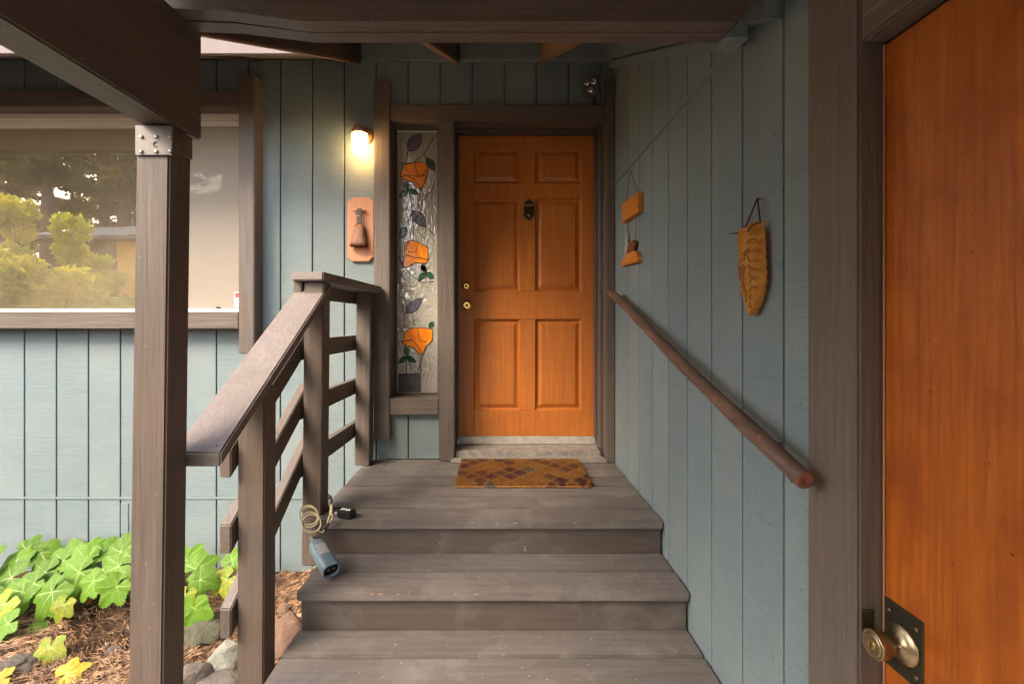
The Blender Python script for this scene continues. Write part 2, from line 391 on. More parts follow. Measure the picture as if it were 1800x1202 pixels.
g = bpy.data.objects.new('ground', np_mesh('ground', V, Fc)); COL.objects.link(g); g.data.materials.append(SOIL); g['kind'] = 'structure'
g.data.polygons.foreach_set('use_smooth', [True]*len(Fc))
single('path', box(-.95, WX, -6, 1.30, SLAB-.12, SLAB, bev=.008), CONC, kind='structure')

# ---- house wall with grooved siding, each plank a piece
G0, GP, GAP = -1.370, .2033, .0085
wall = Thing('house_wall', 'blue-grey grooved siding wall facing the camera behind the steps', 'wall', (-2, WY, 0))
b = new()
for a in ((-6.2, -1.53, 3.022, 3.10, 0, CAMZ+.04), (-6.2, -1.53, 3.022, 3.10, CAMZ+1.34, CAMZ+2.0), (-1.53, -.70, 3.022, 3.10, 0, CAMZ+2.0),
          (-.70, WX+.1, 3.022, 3.10, CAMZ+1.32, CAMZ+2.0), (-.70, -.33, 3.022, 3.10, 0, CAMZ-.56), (-.33, WX+.1, 3.022, 3.10, 0, DECK-.05), (-6.2, -4.9, 3.022, 3.1, CAMZ+.04, CAMZ+1.34)):
    bx(b, *a)
wall.part('sheathing', b, SID)
JZ = CAMZ-1.117; BOT = CAMZ-1.587; TOPZ = CAMZ+1.664
plank_cache = {}
def plank_mesh(wd, ht, axis, m):
    k = (round(wd, 4), round(ht, 4), axis)
    if k not in plank_cache:
        b_ = box(0, wd, 0, .0225, 0, ht, bev=.0018) if axis == 'x' else box(0, .0225, 0, wd, 0, ht, bev=.0018)
        me = mesh_from(b_, 'siding_plank'); me.materials.append(m); plank_cache[k] = me
    return plank_cache[k]
def wall_spans(x0, x1):
    xc = (x0+x1)/2
    if xc < -1.53: return [(BOT, JZ-.006), (JZ+.006, CAMZ+.045), (CAMZ+1.36, TOPZ)]
    if xc < -.70: return [(BOT, JZ-.006), (JZ+.006, TOPZ)]
    if xc < -.33: return [(DECK+.004, CAMZ-.54), (CAMZ+1.33, TOPZ)]
    return [(CAMZ+1.33, TOPZ)]
edges = [G0+GP*k for k in range(-22, 11)]+[WX]
edges = sorted([e for e in edges if e < WX+.001])
for x0, x1 in zip(edges, edges[1:]):
    cuts = [x0]+[c for c in (-1.53, -.70, -.33) if x0 < c < x1]+[x1]
    for a, c in zip(cuts, cuts[1:]):
        if c-a < .02: continue
        l = a+(GAP/2 if a == x0 else .0); r_ = c-(GAP/2 if c == x1 else .0)
        for z0, z1 in wall_spans(a, c):
            wall.use('siding_plank', plank_mesh(r_-l, z1-z0, 'x', SID), Matrix.Translation((l, WY, z0)))
wall.part('flashing', box(-6.2, -.83, WY-.006, WY+.03, JZ-.006, JZ+.006, bev=.001), SID)
wall.part('foundation', box(-6.2, WX, WY+.012, 3.2, -.4, BOT+.004, bev=.004), FOUND)
wall.part('patch_plate', box(X(213, WY), X(226, WY), WY-.004, WY+.002, Z(937, WY), Z(884, WY), bev=.001), SID)
fr = wall.part('frieze', box(-.855, WX-.012, WY-.02, WY+.02, TOPZ-.012, TOPZ+.20, bev=.002), SID)

room = single('room_interior', bx(bx(bx(bx(new(), -6.2, 1.2, 6.0, 6.1, 0, 3.6), -6.3, -6.2, 3.1, 6.1, 0, 3.6), -6.2, 1.2, 3.1, 6.1, .5, .6), -6.2, 1.2, 3.1, 6.1, 3.4, 3.6), PLAST, kind='structure')

# ---- side wall (garage side)
side = Thing('side_wall', 'shaded blue-grey grooved siding wall on the right of the steps', 'wall', (WX, 1.5, 0))
b = new()
for a in ((WX+.022, WX+.10, .93, 3.3, 0, CAMZ+2.2), (WX+.022, WX+.10, -5.5, .0, 0, CAMZ+2.2), (WX+.022, WX+.10, .0, .93, CAMZ+.56, CAMZ+2.2)): bx(b, *a)
side.part('sheathing', b, SID)
FZ = CAMZ+.857
GY0 = 614/(1104.6-872)                 # first groove nearest the house wall
ye = sorted([GY0-GP*k for k in range(0, 40)]+[WY-.005])
for y0, y1 in zip(ye, ye[1:]):
    cuts = [y0]+[c for c in (-.10, 1.03) if y0 < c < y1]+[y1]
    for a, c in zip(cuts, cuts[1:]):
        if c-a < .02: continue
        l = a+(GAP/2 if a == y0 else 0); r_ = c-(GAP/2 if c == y1 else 0); yc = (a+c)/2
        top = CAMZ+1.61-ROOFS*(WY-c)+.01 if yc > 1.3 else CAMZ+2.1
        spans = [(SLAB+.02, FZ-.006), (FZ+.006, top)] if not (-.10 < yc < 1.03) else [(CAMZ+.66, FZ-.006), (FZ+.006, top)]
        for z0, z1 in spans:
            if z1-z0 > .01: side.use('siding_plank', plank_mesh(r_-l, z1-z0, 'y', SID), Matrix.Translation((WX, l, z0)))
side.part('flashing', box(WX-.007, WX+.03, -5.5, WY, FZ-.006, FZ+.006, bev=.001), SID)
side.part('frieze', beam((WX-.006, 1.40, CAMZ+1.655-ROOFS*1.60), (WX-.006, WY-.002, CAMZ+1.655), .03, .042, .002), SID)
side.part('ledger', beam((WX-.018, 1.22, CAMZ+1.86-ROOFS*1.78), (WX-.018, WY-.021, CAMZ+1.85), .05, .175, .002), SID)

# ---- porch roof: eave beam on the left bearer, rafters, sheathing, soffit
roof = Thing('porch_roof', 'brown double eave beam and rafters of the porch roof above the steps', 'roof', (0, WY, CAMZ+1.6))
def rafter(x, m, depth=.14, y0=1.330):
    return roof.part('rafter', beam((x, y0, rz(y0)+depth*1.116), (x, WY-.022, rz(WY-.022)+depth*1.116), .040, depth, .003), m)
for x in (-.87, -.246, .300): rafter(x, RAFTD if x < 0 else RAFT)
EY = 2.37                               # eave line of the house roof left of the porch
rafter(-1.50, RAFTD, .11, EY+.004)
# lighter strips along the rafter undersides
for x in (-.87, -.246): roof.part('rafter_edge', beam((x, 1.331, rz(1.331)-.001), (x, WY-.023, rz(WY-.023)-.001), .030, .008, .001), RAFT)
roof.part('rafter_edge', beam((-.892, 1.331, rz(1.331)+.012), (-.892, WY-.023, rz(WY-.023)+.012), .012, .012, .001), RAFT)
roof.part('soffit', beam((-3.54, EY+.003, rz(EY+.003)+.034), (-3.54, WY-.003, rz(WY-.003)+.034), 5.29, .012, 0), SOFF)
roof.part('roof_sheathing', beam((-.06, .98, rz(.98)+.24), (-.06, 6.3, rz(6.3)+.24), 1.70, .055, 0), CEIL)  # underside pale to bounce light between the rafters
roof.part('roof_sheathing', beam((-3.6, EY-.05, rz(EY-.05)+.215), (-3.6, 6.3, rz(6.3)+.215), 5.36, .04, 0), ROOFM)
roof.part('fascia', box(-6.2, -.897, EY-.022, EY, CAMZ+1.333, CAMZ+1.333+.19, bev=.003), SOFF, label='pale pinkish fascia board')
def eave_board(y0, y1, dz):
    pts = [(-1.02, .818), (X(400, 1.24), .806), (X(535, 1.24), .778+dz), (.62, .778+dz), (.655, .81), (.648, .85), (.632, .87), (.632, .95), (-1.02, .95)]
    return prism(new(), pts, lambda u, v, w_: (u, y0+w_, CAMZ+v), y1-y0, .004)
roof.part('eave_beam', eave_board(1.223, 1.272, 0), BR['x'])
roof.part('eave_beam', eave_board(1.276, 1.326, .003), BR['x'])
roof.part('beam_end_block', box(.655, .715, 1.335, 1.40, CAMZ+.80, CAMZ+.86, bev=.004), SID)

carry = single('bearer_beam', box(-.929, -.837, -4.2, 1.344, CAMZ+.516, CAMZ+.8165, bev=.005, seg=2), BR['y'], 'heavy dark brown overhead beam running from the top left corner onto the post', 'beam', (-.88, 1.34, CAMZ+.514))
bz = Thing('breezeway_roof', 'pale plank ceiling of the breezeway above the camera, toned to bounce light', 'roof', (0, -1, CAMZ+.95))
for i in range(17):
    y0 = -4.6+i*.335
    bz.part('ceiling_plank', box(-1.15, 4.5, y0, y0+.328, CAMZ+.955, CAMZ+.985, bev=.003), CEIL)  # unseen planks, pale so they throw light back down
bz.part('roof_sheathing', box(-1.25, 4.6, -4.7, 1.10, CAMZ+.99, CAMZ+1.03, bev=.0), ROOFM)
for y0 in (-4, -3, -2, -1, 0): bz.part('joist', box(-.83, WX, y0, y0+.045, CAMZ+.83, CAMZ+.953, bev=.003), BR['x'])

# ---- porch deck and steps
st = Thing('porch_steps', 'weathered grey-brown timber porch deck and steps leading to the door', 'steps', (0, 2.0, .1))
def board(nm, x0, x1, y0, y1, ztop, t=.038, m=TREAD):
    o = st.part(nm, box(x0, x1, y0, y1, ztop-t, ztop, bev=.005, seg=2), m)
    for xs_ in (x0+.05, -.02, x1-.05):
        for ys_ in (y0+.03, y1-.03):
            st.part('nail', lathe(new(), [(.0042, 0), (.0034, .0008)], Matrix.Translation((xs_+random.uniform(-.012, .012), ys_+random.uniform(-.008, .008), ztop-.0004)), 8), NAIL, o)
    return o
yy = 2.072
for i, wd in enumerate((.136, .136, .142, .136, .136, .136, .10)):
    board('deck_board', -.815+random.uniform(-.002, .002), WX-.006, yy, min(yy+wd, 3.015), DECK-random.uniform(0, .0015)); yy += wd+.0105
for (yn, yb, zt) in ((1.790, 2.094, T2), (1.510, 1.812, T3), (1.23, 1.532, T4)):
    mid = (yn+yb)/2
    board('tread_board', -.757, WX-.006, yn, mid-.006, zt); board('tread_board', -.759, WX-.006, mid+.006, yb-.002, zt-.002)
for (yr, zl, zh, xl) in ((2.094, T2, DECK-.0385, -.80), (1.812, T3, T2-.0385, -.748), (1.532, T4, T3-.0385, -.748), (1.252, SLAB, T4-.0385, -.748)):
    st.part('riser', box(xl, WX-.010, yr, yr+.02, zl-.036 if zl != SLAB else zl, zh, bev=.002), RISER)
for (y0, y1, zt) in ((2.12, 2.99, DECK-.04), (1.84, 2.09, T2-.04), (1.56, 1.808, T3-.04), (1.28, 1.528, T4-.04)):
    st.part('stringer', box(-.79 if y0 > 2.1 else -.742, -.75 if y0 > 2.1 else -.70, y0, y1, -.1, zt), BR['y'])
    st.part('stringer', box(WX-.06, WX-.012, y0, y1, -.1, zt), BR['y'])

for (px, wd_, yn, zt) in ((655, .016, 1.790, T2), (668, .022, 1.790, T2), (700, .010, 1.790, T2), (800, .012, 1.790, T2), (838, .020, 1.790, T2), (1288, .012, 1.790, T2), (830, .014, 2.072, DECK), (905, .020, 2.072, DECK), (1010, .010, 2.072, DECK)):
    xx = X(px, yn); jt_ = [(-.5, -.1), (-.2, .45), (.25, .5), (.5, .1), (.3, -.45), (-.3, -.5)]
    st.part('paint_chip', prism(new(), [(xx+u*wd_*random.uniform(.7, 1.2), zt-.0085+v*.006*random.uniform(.6, 1.2)) for u, v in jt_], lambda u, v, w_: (u, yn+.0002-w_, v), .0006), CHIP)
# ---- stair railing
rail = Thing('stair_railing', 'brown painted timber railing with flat cap on the left of the steps', 'railing', (-.85, 1.8, 0))
def lean_post(x0b, x1b, x0t, x1t, y0, y1, z0, z1, bev=.005):
    bm = new(); vs = [bm.verts.new(p) for p in ((x0b, y0, z0), (x1b, y0, z0), (x0b, y1, z0), (x1b, y1, z0), (x0t, y0, z1), (x1t, y0, z1), (x0t, y1, z1), (x1t, y1, z1))]
    for q in ((0, 2, 3, 1), (4, 5, 7, 6), (0, 1, 5, 4), (2, 6, 7, 3), (0, 4, 6, 2), (1, 3, 7, 5)): bm.faces.new([vs[i] for i in q])
    bmesh.ops.bevel(bm, geom=list(bm.edges), offset=bev, segments=2, affect='EDGES', clamp_overlap=True); return bm
capz = lambda y: CAMZ-.366+(.547/.87)*(y-1.34)
rail.part('post', lean_post(-.900, -.807, -.894, -.801, 1.634, 1.723, -.05, capz(1.634)-.046), BR['z'])
p2 = lean_post(-.878, -.790, -.866, -.778, 2.13, 2.219, CAMZ-1.10, CAMZ+.180)
rail.part('post', p2, BR['z'])
rail.part('post', lean_post(-.858, -.768, -.846, -.758, 2.86, 2.949, DECK+.001, CAMZ+.180), BR['z'])
bmc = beam((-.850, 1.335, capz(1.335)), (-.846, 2.215, capz(2.215)), .142, .036, .005)
rail.part('cap', bmc, RAILTOP, label='long sloping worn flat cap')
rail.part('cap', beam((-.842, 2.10, CAMZ+.224), (-.786, 2.952, CAMZ+.221), .150, .040, .006), RAILTOP)
for (za, zb) in ((-.430, -.087), (-.690, -.344), (-.975, -.606)):
    rail.part('rail', beam((-.921, 1.605, CAMZ+za), (-.900, 2.215, CAMZ+zb+.06), .040, .084, .004), BR['y'])
for zt in (.203, -.082, -.351, -.614):
    rail.part('rail', beam((-.898, 2.135, CAMZ+zt), (-.880, 2.985, CAMZ+zt), .038, .090, .004), BR['y'])

# ---- big porch post
pp = Thing('porch_post', 'tall square brown post in the left foreground with steel bracket on top', 'post', (-.92, 1.27, 0))
pp.part('shaft', lean_post(-.972, -.881, -.938, -.850, 1.23, 1.319, -.1, CAMZ+.513), BR['z'])
br = pp.part('bracket', box(-.936, -.840, 1.224, 1.2285, Z(273, 1.225), Z(220, 1.225)-.001, bev=.001), GALV)
pp.part('bracket', box(-.8500, -.8455, 1.236, 1.316, CAMZ+.452, CAMZ+.512, bev=.001), BR['z'])
for px in (249, 275, 300):
    for py in (241, 267 if px < 290 else 266):
        p = P(px, py, 1.224)
        pp.part('bolt', lathe(new(), [(.0052, -.001), (.0052, .003), (.003, .0045)], axisM(p, (0, -1, 0)), 6), STEEL, br)
p = P(274, 254, 1.2235); rr_ = [p+Vector((.006*math.cos(a), -.0005, .006*math.sin(a))) for a in np.linspace(R(70), R(290), 10)]
pp.part('knockout', tube(new(), rr_, .001, 5), DBRASS, br)

# ---- picture window
win = Thing('picture_window', 'wide window with brown timber trim reflecting yellow shrubs and trees', 'window', (-2.5, WY, CAMZ))
TD = 2.895
win.part('casing', box(X(419, TD), X(447, TD), TD, WY+.05, Z(622, TD), Z(128, TD), bev=.005, seg=2), BR['z'])
win.part('casing', box(-4.9, X(419, TD)-.001, TD+.012, WY+.05, CAMZ+1.326, CAMZ+1.326+.098, bev=.005, seg=2), BR['x'])
win.part('sill', box(-4.9, X(419, TD)-.001, TD+.004, WY+.05, CAMZ-.042, CAMZ+.063, bev=.005, seg=2), BR['x'])
win.part('casing', box(-5.0, -4.9, TD, WY+.05, Z(622, TD), Z(128, TD), bev=.005, seg=2), BR['z'])
GY = 3.055
xl, xr = -4.9, X(419, TD)
zt, zb = CAMZ+1.326, CAMZ+.063
win.part('frame', box(xl, xr, 3.01, 3.09, zt-.034, zt+.01, bev=.002), WHITEF)
win.part('frame', box(xl, xr, 3.035, 3.085, zt-.072, zt-.0345, bev=.002), WHITEF)
win.part('frame', box(xl, xr, 3.00, 3.09, zb-.012, zb+.022, bev=.002), VINYL)
win.part('frame', box(xr-.004, xr+.04, 3.02, 3.09, zb, zt-.034, bev=.002), VINYL)
win.part('mullion', box(-2.06, -2.015, 3.02, 3.085, zb+.0225, zt-.035, bev=.002), VINYL)
win.part('pane', box(xl, -2.061, GY, GY+.004, zb+.0225, zt-.0725, bev=0), GLASS)
win.part('pane', box(-2.0145, xr-.005, GY, GY+.004, zb+.0225, zt-.0725, bev=0), GLASS)
win.part('screen', box(-2.0145, xr-.005, GY-.028, GY-.0275, zb+.0225, zt-.0725, bev=0), SCREEN, label='dull insect screen over the right pane')
win.part('latch', box(X(385, 3.03)-.012, X(385, 3.03)+.012, 3.015, 3.03, zb+.022, zb+.034, bev=.002), BLACK)
stk = win.part('sticker', box(X(411.5, 3.025), X(422, 3.025), 3.0245, 3.0258, Z(540, 3.025), Z(513, 3.025), bev=0), LABELM)
win.part('sticker_mark', box(X(413.5, 3.025), X(421, 3.025), 3.0238, 3.0243, Z(523, 3.025), Z(515, 3.025), bev=0), REDM, stk)
cb = new(); vs0 = []
for i in range(240):
    x = -4.9+i*(3.32/239); y = 3.17+.022*math.sin(i*.55)+.01*math.sin(i*.23)
    vs0.append((cb.verts.new((x, y, zb-.05)), cb.verts.new((x, y, zt+.03))))
for (a, c), (d, e) in zip(vs0, vs0[1:]): cb.faces.new((a, d, e, c)).smooth = True
bmesh.ops.solidify(cb, geom=list(cb.faces), thickness=.002)
single('curtain', cb, CURT, 'cream curtain hanging inside the wide window', 'curtain', (-3.2, 3.17, zb-.05))

# ---- door frame
DT = 2.955
df = Thing('door_frame', 'dark brown timber frame around the orange door and stained glass sidelight', 'door frame', (.0, DT, DECK))
xLp0, xLp1 = X(657, DT), X(685, DT)
df.part('casing', box(xLp0, xLp1, DT, 3.16, Z(775, DT), Z(140, DT), bev=.005, seg=2), BR['z'])
xm0, xm1 = X(771, DT), X(799, DT)
HB = CAMZ+1.262
df.part('mullion', box(xm0, xm1, DT+.002, 3.19, DECK+.001, HB-.001, bev=.005, seg=2), BR['z'])
xr0, xr1 = .685, .7375
df.part('casing', box(xr0, xr1, 2.925, 3.20, DECK+.001, CAMZ+1.512, bev=.005, seg=2), BR['z'])
df.part('head', box(xLp1+.001, xr0-.001, DT+.004, 3.19, HB, Z(184, DT), bev=.005, seg=2), BR['x'])
df.part('sidelight_sill', box(xLp1+.001, xm0-.001, DT+.003, 3.17, CAMZ-.582, CAMZ-.477, bev=.005, seg=2), BR['x'])
df.part('jamb', box(xr0-.02, xr0-.001, 3.03, 3.20, DECK+.06, HB-.001, bev=.002), BR['z'])
df.part('stop', box(xr0-.032, xr0-.0205, 3.10, 3.165, DECK+.10, HB-.02, bev=.002), DARKG)
df.part('stop', box(xm1+.0005, xm1+.012, 3.09, 3.165, DECK+.10, HB-.02, bev=.002), DARKG)
df.part('stop', box(xm1+.001, xr0-.033, 3.085, 3.163, HB-.019, HB-.001, bev=.002), DARKG)
th = df.part('threshold', box(xm1+.001, xr0-.021, 2.985, 3.22, DECK+.001, DECK+.055, bev=.006, seg=2), ALU, label='worn pale threshold')
df.part('threshold_lip', box(xm1-.02, xr0-.0, 2.915, 2.99, DECK+.001, DECK+.020, bev=.004, seg=2), ALU, th)

# ---- front door
DY = 3.168
door = Thing('front_door', 'bright orange six-panel front door with brass lock at the top of the steps', 'door', (.21, DY, DECK+.1))
dx0, dx1, dz0, dz1 = X(807.5, DY), X(1048.5, DY)-.012, Z(766, DY), Z(237, DY)
door.part('slab', box(dx0, dx1, DY+.022, DY+.044, dz0, dz1, bev=0), ORANGE)
cols = [(X(833, DY), X(914, DY)), (X(941, DY), X(1022, DY))]; rows = [(Z(322, DY), Z(261, DY)), (Z(512, DY), Z(349, DY)), (Z(721, DY), Z(561, DY))]
def stile(a): door.part('stile', box(*a, bev=.0025), ORANGE)
stile((dx0, cols[0][0], DY, DY+.0215, dz0, dz1)); stile((cols[1][1], dx1, DY, DY+.0215, dz0, dz1))
zs = [dz0]+[z for r_ in sorted(rows) for z in r_]+[dz1]
for i in range(0, len(zs), 2): door.part('rail', box(cols[0][0]+.0005, cols[1][1]-.0005, DY+.0004, DY+.0215, zs[i], zs[i+1], bev=.0025), ORANGE)
for z0, z1 in rows: door.part('stile', box(cols[0][1], cols[1][0], DY+.0002, DY+.0215, z0+.0005, z1-.0005, bev=.0025), ORANGE)
for (x0, x1) in cols:
    for (z0, z1) in rows:
        bm = new(); prev = None
        for ins, dep in ((0.001, .0035), (.008, .0175), (.016, .0195), (.040, .0085), (.044, .0075)):
            ring = [bm.verts.new((x, DY+dep, z)) for x, z in ((x0+ins, z0+ins), (x1-ins, z0+ins), (x1-ins, z1-ins), (x0+ins, z1-ins))]
            if prev:
                for k in range(4): bm.faces.new((prev[k], prev[(k+1) % 4], ring[(k+1) % 4], ring[k]))
            prev = ring
        bm.faces.new(prev); door.part('panel', bm, ORANGE)
door.part('sweep', box(dx0, dx1, DY-.006, DY+.03, dz0-.0525, dz0-.002, bev=.003), SWEEP, label='pale metal weather strip')
p = P(820, 503, DY)
o_ = door.part('deadbolt', lathe(new(), [(.029, 0), (.029, .004), (.024, .010), (.019, .012), (.018, .018), (.0165, .019)], axisM(p, (0, -1, 0)), 32), BRASS)
door.part('keyhole', lathe(new(), [(.0085, .019), (.0085, .0205)], axisM(p, (0, -1, 0)), 16), DBRASS, o_)
p = P(821.5, 537, DY)
o_ = door.part('knob', lathe(new(), [(.034, 0), (.034, .003), (.031, .008), (.016, .012), (.013, .025), (.015, .032), (.026, .040), (.0285, .050), (.026, .060), (.019, .0645), (.0185, .063)], axisM(p, (0, -1, 0)), 36), BRASS)
door.part('keyhole', lathe(new(), [(.009, .063), (.009, .0655)], axisM(p, (0, -1, 0)), 16), DBRASS, o_)
# knocker: pointed shield plate, crossbar, drop and ball
def kp(u, v): return ((X(929.5, DY)+u), v)
kc = P(929.5, 369, DY); sc = .0755
sh = [(0, -1), (-.12, -.86), (-.30, -.80), (-.36, -.62), (-.44, -.55), (-.46, .2), (-.50, .38), (-.40, .52), (-.36, .70), (-.2, .78), (-.1, .88), (0, 1.0)]
sh = sh+[(-u, v) for u, v in sh[-2:0:-1]]
kb = door.part('knocker', prism(new(), [(u*sc, v*sc) for u, v in sh], lambda u, v, w_: (kc.x+u, DY-w_-.0005, kc.z+v), .005, .0015), DBRASS)
door.part('knocker_bar', box(kc.x-.034, kc.x+.034, DY-.012, DY-.004, kc.z+.022, kc.z+.036, bev=.003), ABRASS, kb)
door.part('knocker_drop', tube(new(), [(kc.x-.026, DY-.012, kc.z+.026), (kc.x-.027, DY-.016, kc.z-.015), (kc.x-.014, DY-.018, kc.z-.036), (kc.x, DY-.018, kc.z-.042), (kc.x+.014, DY-.018, kc.z-.036), (kc.x+.027, DY-.016, kc.z-.015), (kc.x+.026, DY-.012, kc.z+.026)], .004, 8), DBRASS, kb)
door.part('knocker_ball', lathe(new(), [(.002, -.0105), (.008, -.008), (.0105, 0), (.008, .008), (.002, .0105)], Matrix.Translation((kc.x, DY-.020, kc.z-.040)), 14), ABRASS, kb)

# ---- stained glass sidelight
SY = 3.125
sg = Thing('stained_glass_sidelight', 'tall narrow textured glass panel with orange poppies and leaves beside the door', 'window', (-.52, SY, CAMZ-.477))
def G(px, py, dy=0): return P(px, py, SY+dy)
sx0, sx1 = xLp1+.001, xm0-.001
sg.part('pane', box(sx0+.004, sx1-.012, SY, SY+.006, CAMZ-.470, CAMZ+1.256, bev=0), HAMMER)
sg.part('bead', box(sx0, sx0+.012, SY-.02, SY-.0005, CAMZ-.4765, HB-.001, bev=.002), DARKG)
sg.part('bead', box(sx1-.024, sx1, SY-.03, SY-.0005, CAMZ-.4765, HB-.001, bev=.002), BR['z'])
sg.part('bead', box(sx0+.0125, sx1-.0245, SY-.014, SY-.0005, HB-.010, HB-.001, bev=.002), WHITEF)
sg.part('bead', box(sx0+.0125, sx1-.0245, SY-.014, SY-.0005, CAMZ-.4765, CAMZ-.464, bev=.002), BR['x'])
def piece(nm, pts, m, lead=True):
    q = [(G(a, c).x, G(a, c).z) for a, c in pts]
    o = sg.part(nm, prism(new(), q, lambda u, v, w_: (u, SY-w_-.0005, v), .004), m)
    if lead:
        loop = [(u, SY-.0045, v) for u, v in q]+[(q[0][0], SY-.0045, q[0][1])]
        sg.part('lead_line', tube(new(), loop, .0023, 5), LEADM, o)
    return o
def zoomA(L): return [(580+a/4.2925, 200+c/4.2925) for a, c in L]
def zoomB(L): return [(660+a/3.005, 430+c/3.005) for a, c in L]
def stem_line(L, par=None, m=LEADM, r_=.0021): return sg.part('lead_line', tube(new(), [G(a, c, -.005 if par else -.002) for a, c in L], r_, 5), m, par)
pop1 = zoomA([(530, 475), (555, 395), (600, 378), (680, 365), (725, 378), (742, 410), (730, 470), (715, 520), (690, 570), (660, 560), (630, 520), (590, 510), (545, 498)])
pop2 = zoomA([(568, 975), (600, 958), (660, 965), (738, 1010), (742, 1105), (720, 1130), (640, 1125), (580, 1160), (553, 1150), (562, 1060)])
pop3 = zoomB([(140, 512), (165, 455), (195, 440), (250, 438), (300, 448), (302, 500), (265, 540), (248, 585), (230, 575), (205, 545), (160, 530)])
o1 = piece('poppy', pop1, SGO); o2 = piece('poppy', pop2, SGO); o3 = piece('poppy', pop3, SGO)
stem_line(zoomA([(640, 372), (650, 430), (665, 466), (725, 468)]), o1); stem_line(zoomA([(535, 478), (590, 462), (640, 470), (690, 480), (715, 440), (740, 420)]), o1); stem_line(zoomA([(600, 476), (640, 500), (690, 565)]), o1)
stem_line(zoomA([(600, 960), (570, 1010), (600, 1045), (650, 1040), (664, 970)]), o2); stem_line(zoomA([(562, 1060), (640, 1085), (690, 1090), (742, 1100)]), o2)
stem_line(zoomB([(222, 440), (228, 480), (240, 508), (268, 512)]), o3); stem_line(zoomB([(140, 512), (190, 500), (220, 530), (248, 580)]), o3)
for c_, o in ((zoomA([(596, 470)])[0], o1), (zoomA([(682, 1086)])[0], o2), (zoomB([(185, 508)])[0], o3)):
    q = G(*c_); sg.part('poppy_centre', lathe(new(), [(.007, 0), (.006, .003)], axisM((q.x, SY-.005, q.z), (0, -1, 0)), 10), ROCKW, o)
def leafpts(a, b_, wd, n=7):
    a, b_ = np.array(a), np.array(b_); d = b_-a; nrm = np.array([-d[1], d[0]])/np.hypot(*d)
    t = np.linspace(0, 1, n); prof = wd*np.sin(np.pi*t**.85)
    up = [tuple(a+d*k+nrm*p_) for k, p_ in zip(t, prof)]; dn = [tuple(a+d*k-nrm*p_) for k, p_ in zip(t[1:-1], prof[1:-1])][::-1]
    return up+dn
def gleaf(L, wd, m, vein=False):
    a, c = L; o = piece('leaf', leafpts(a, c, wd), m)
    if vein:
        a, c = np.array(a), np.array(c); d = c-a; nrm = np.array([-d[1], d[0]])/np.hypot(*d)
        sg.part('leaf_vein', tube(new(), [G(*(a+d*.05), -.005), G(*(a+d*.95), -.005)], .0011, 4), ROCKW, o)
        for t in (.3, .5, .7):
            for s_ in (-1, 1): sg.part('leaf_vein', tube(new(), [G(*(a+d*t), -.005), G(*(a+d*(t+.17)+nrm*s_*wd*.75), -.005)], .0009, 4), ROCKW, o)
for L, wd in ((zoomA([(590, 285), (692, 150)]), 11), (zoomA([(622, 732), (725, 858)]), 10), (zoomB([(160, 362), (245, 283)]), 8.5)): gleaf(L, wd, SGP, True)
for L, wd in ((zoomA([(728, 335), (792, 430)]), 6.5), (zoomA([(560, 515), (588, 572)]), 4.5), (zoomA([(588, 575), (522, 632)]), 4.5), (zoomA([(592, 575), (668, 605)]), 4.5), (zoomA([(575, 855), (530, 940)]), 6),
              (zoomA([(690, 1140), (722, 1195)]), 4.5), (zoomB([(265, 148), (226, 190)]), 4.5), (zoomB([(268, 148), (309, 178)]), 5), (zoomB([(243, 105), (268, 146)]), 4.2), (zoomB([(160, 538), (166, 588)]), 4.5), (zoomB([(163, 590), (122, 626)]), 4.5), (zoomB([(166, 590), (214, 620)]), 4.5), (zoomB([(306, 408), (283, 440)]), 4)):
    gleaf(L, wd, SGG)
piece('corner_piece', zoomB([(124, 684), (238, 680), (238, 775), (124, 775)]), SGD)
for L in ([(520, 365), (560, 378), (640, 362), (710, 305), (785, 180)], [(585, 290), (575, 372)], [(708, 308), (728, 335)], [(680, 570), (672, 640), (655, 715), (700, 655), (760, 590), (790, 520)],
          [(592, 575), (610, 650), (622, 732), (605, 790), (575, 855)], [(622, 770), (632, 860), (625, 955)], [(725, 850), (785, 915)], [(525, 1085), (555, 1165)]): stem_line(zoomA(L))
for L in ([(150, 118), (200, 170), (250, 200), (308, 195)], [(124, 60), (150, 118), (128, 175)], [(128, 220), (160, 320), (160, 362), (150, 420), (165, 455)], [(190, 370), (210, 430)], [(163, 590), (165, 680), (190, 720), (225, 770)], [(250, 585), (220, 680)], [(170, 610), (215, 680)], [(238, 590), (238, 680)]): stem_line(zoomB(L))

# ---- side door on the right
SX = .752
sdf = Thing('side_door_frame', 'broad brown painted casing of the nearby orange door on the right', 'door frame', (.72, .95, SLAB))
TX = .705; OP = .918; OT = CAMZ+.540
sdf.part('casing', box(TX, WX+.02, OP, 1.0705, SLAB+.002, CAMZ+1.2, bev=.005, seg=2), BR['z'])
sdf.part('casing', box(TX, WX+.02, -.14, .0, SLAB+.002, CAMZ+1.2, bev=.005, seg=2), BR['z'])
sdf.part('head', box(TX+.002, WX+.02, .001, OP-.001, OT, CAMZ+1.2, bev=.005, seg=2), BR['y'])
sdf.part('jamb', box(WX+.0205, .83, OP-.001, OP+.03, SLAB+.002, OT+.03, bev=.002), BR['z'])
sdf.part('jamb', box(WX+.0205, .83, -.03, .002, SLAB+.002, OT+.03, bev=.002), BR['z'])
sdf.part('jamb', box(WX+.0205, .83, .003, OP-.002, OT-.001, OT+.03, bev=.002), BR['y'])
sdf.part('strike_plate', box(TX+.006, TX+.030, OP-.0012, OP+.004, Z(1108, OP), Z(1070, OP), bev=.0005), DBRASS)
sdo = Thing('side_door', 'plain red-orange plywood door with brass knob filling the right edge', 'door', (SX, .46, SLAB))
sdo.part('slab', box(SX, SX+.044, .006, OP-.006, SLAB+.012, OT-.005, bev=.002), REDDOOR)
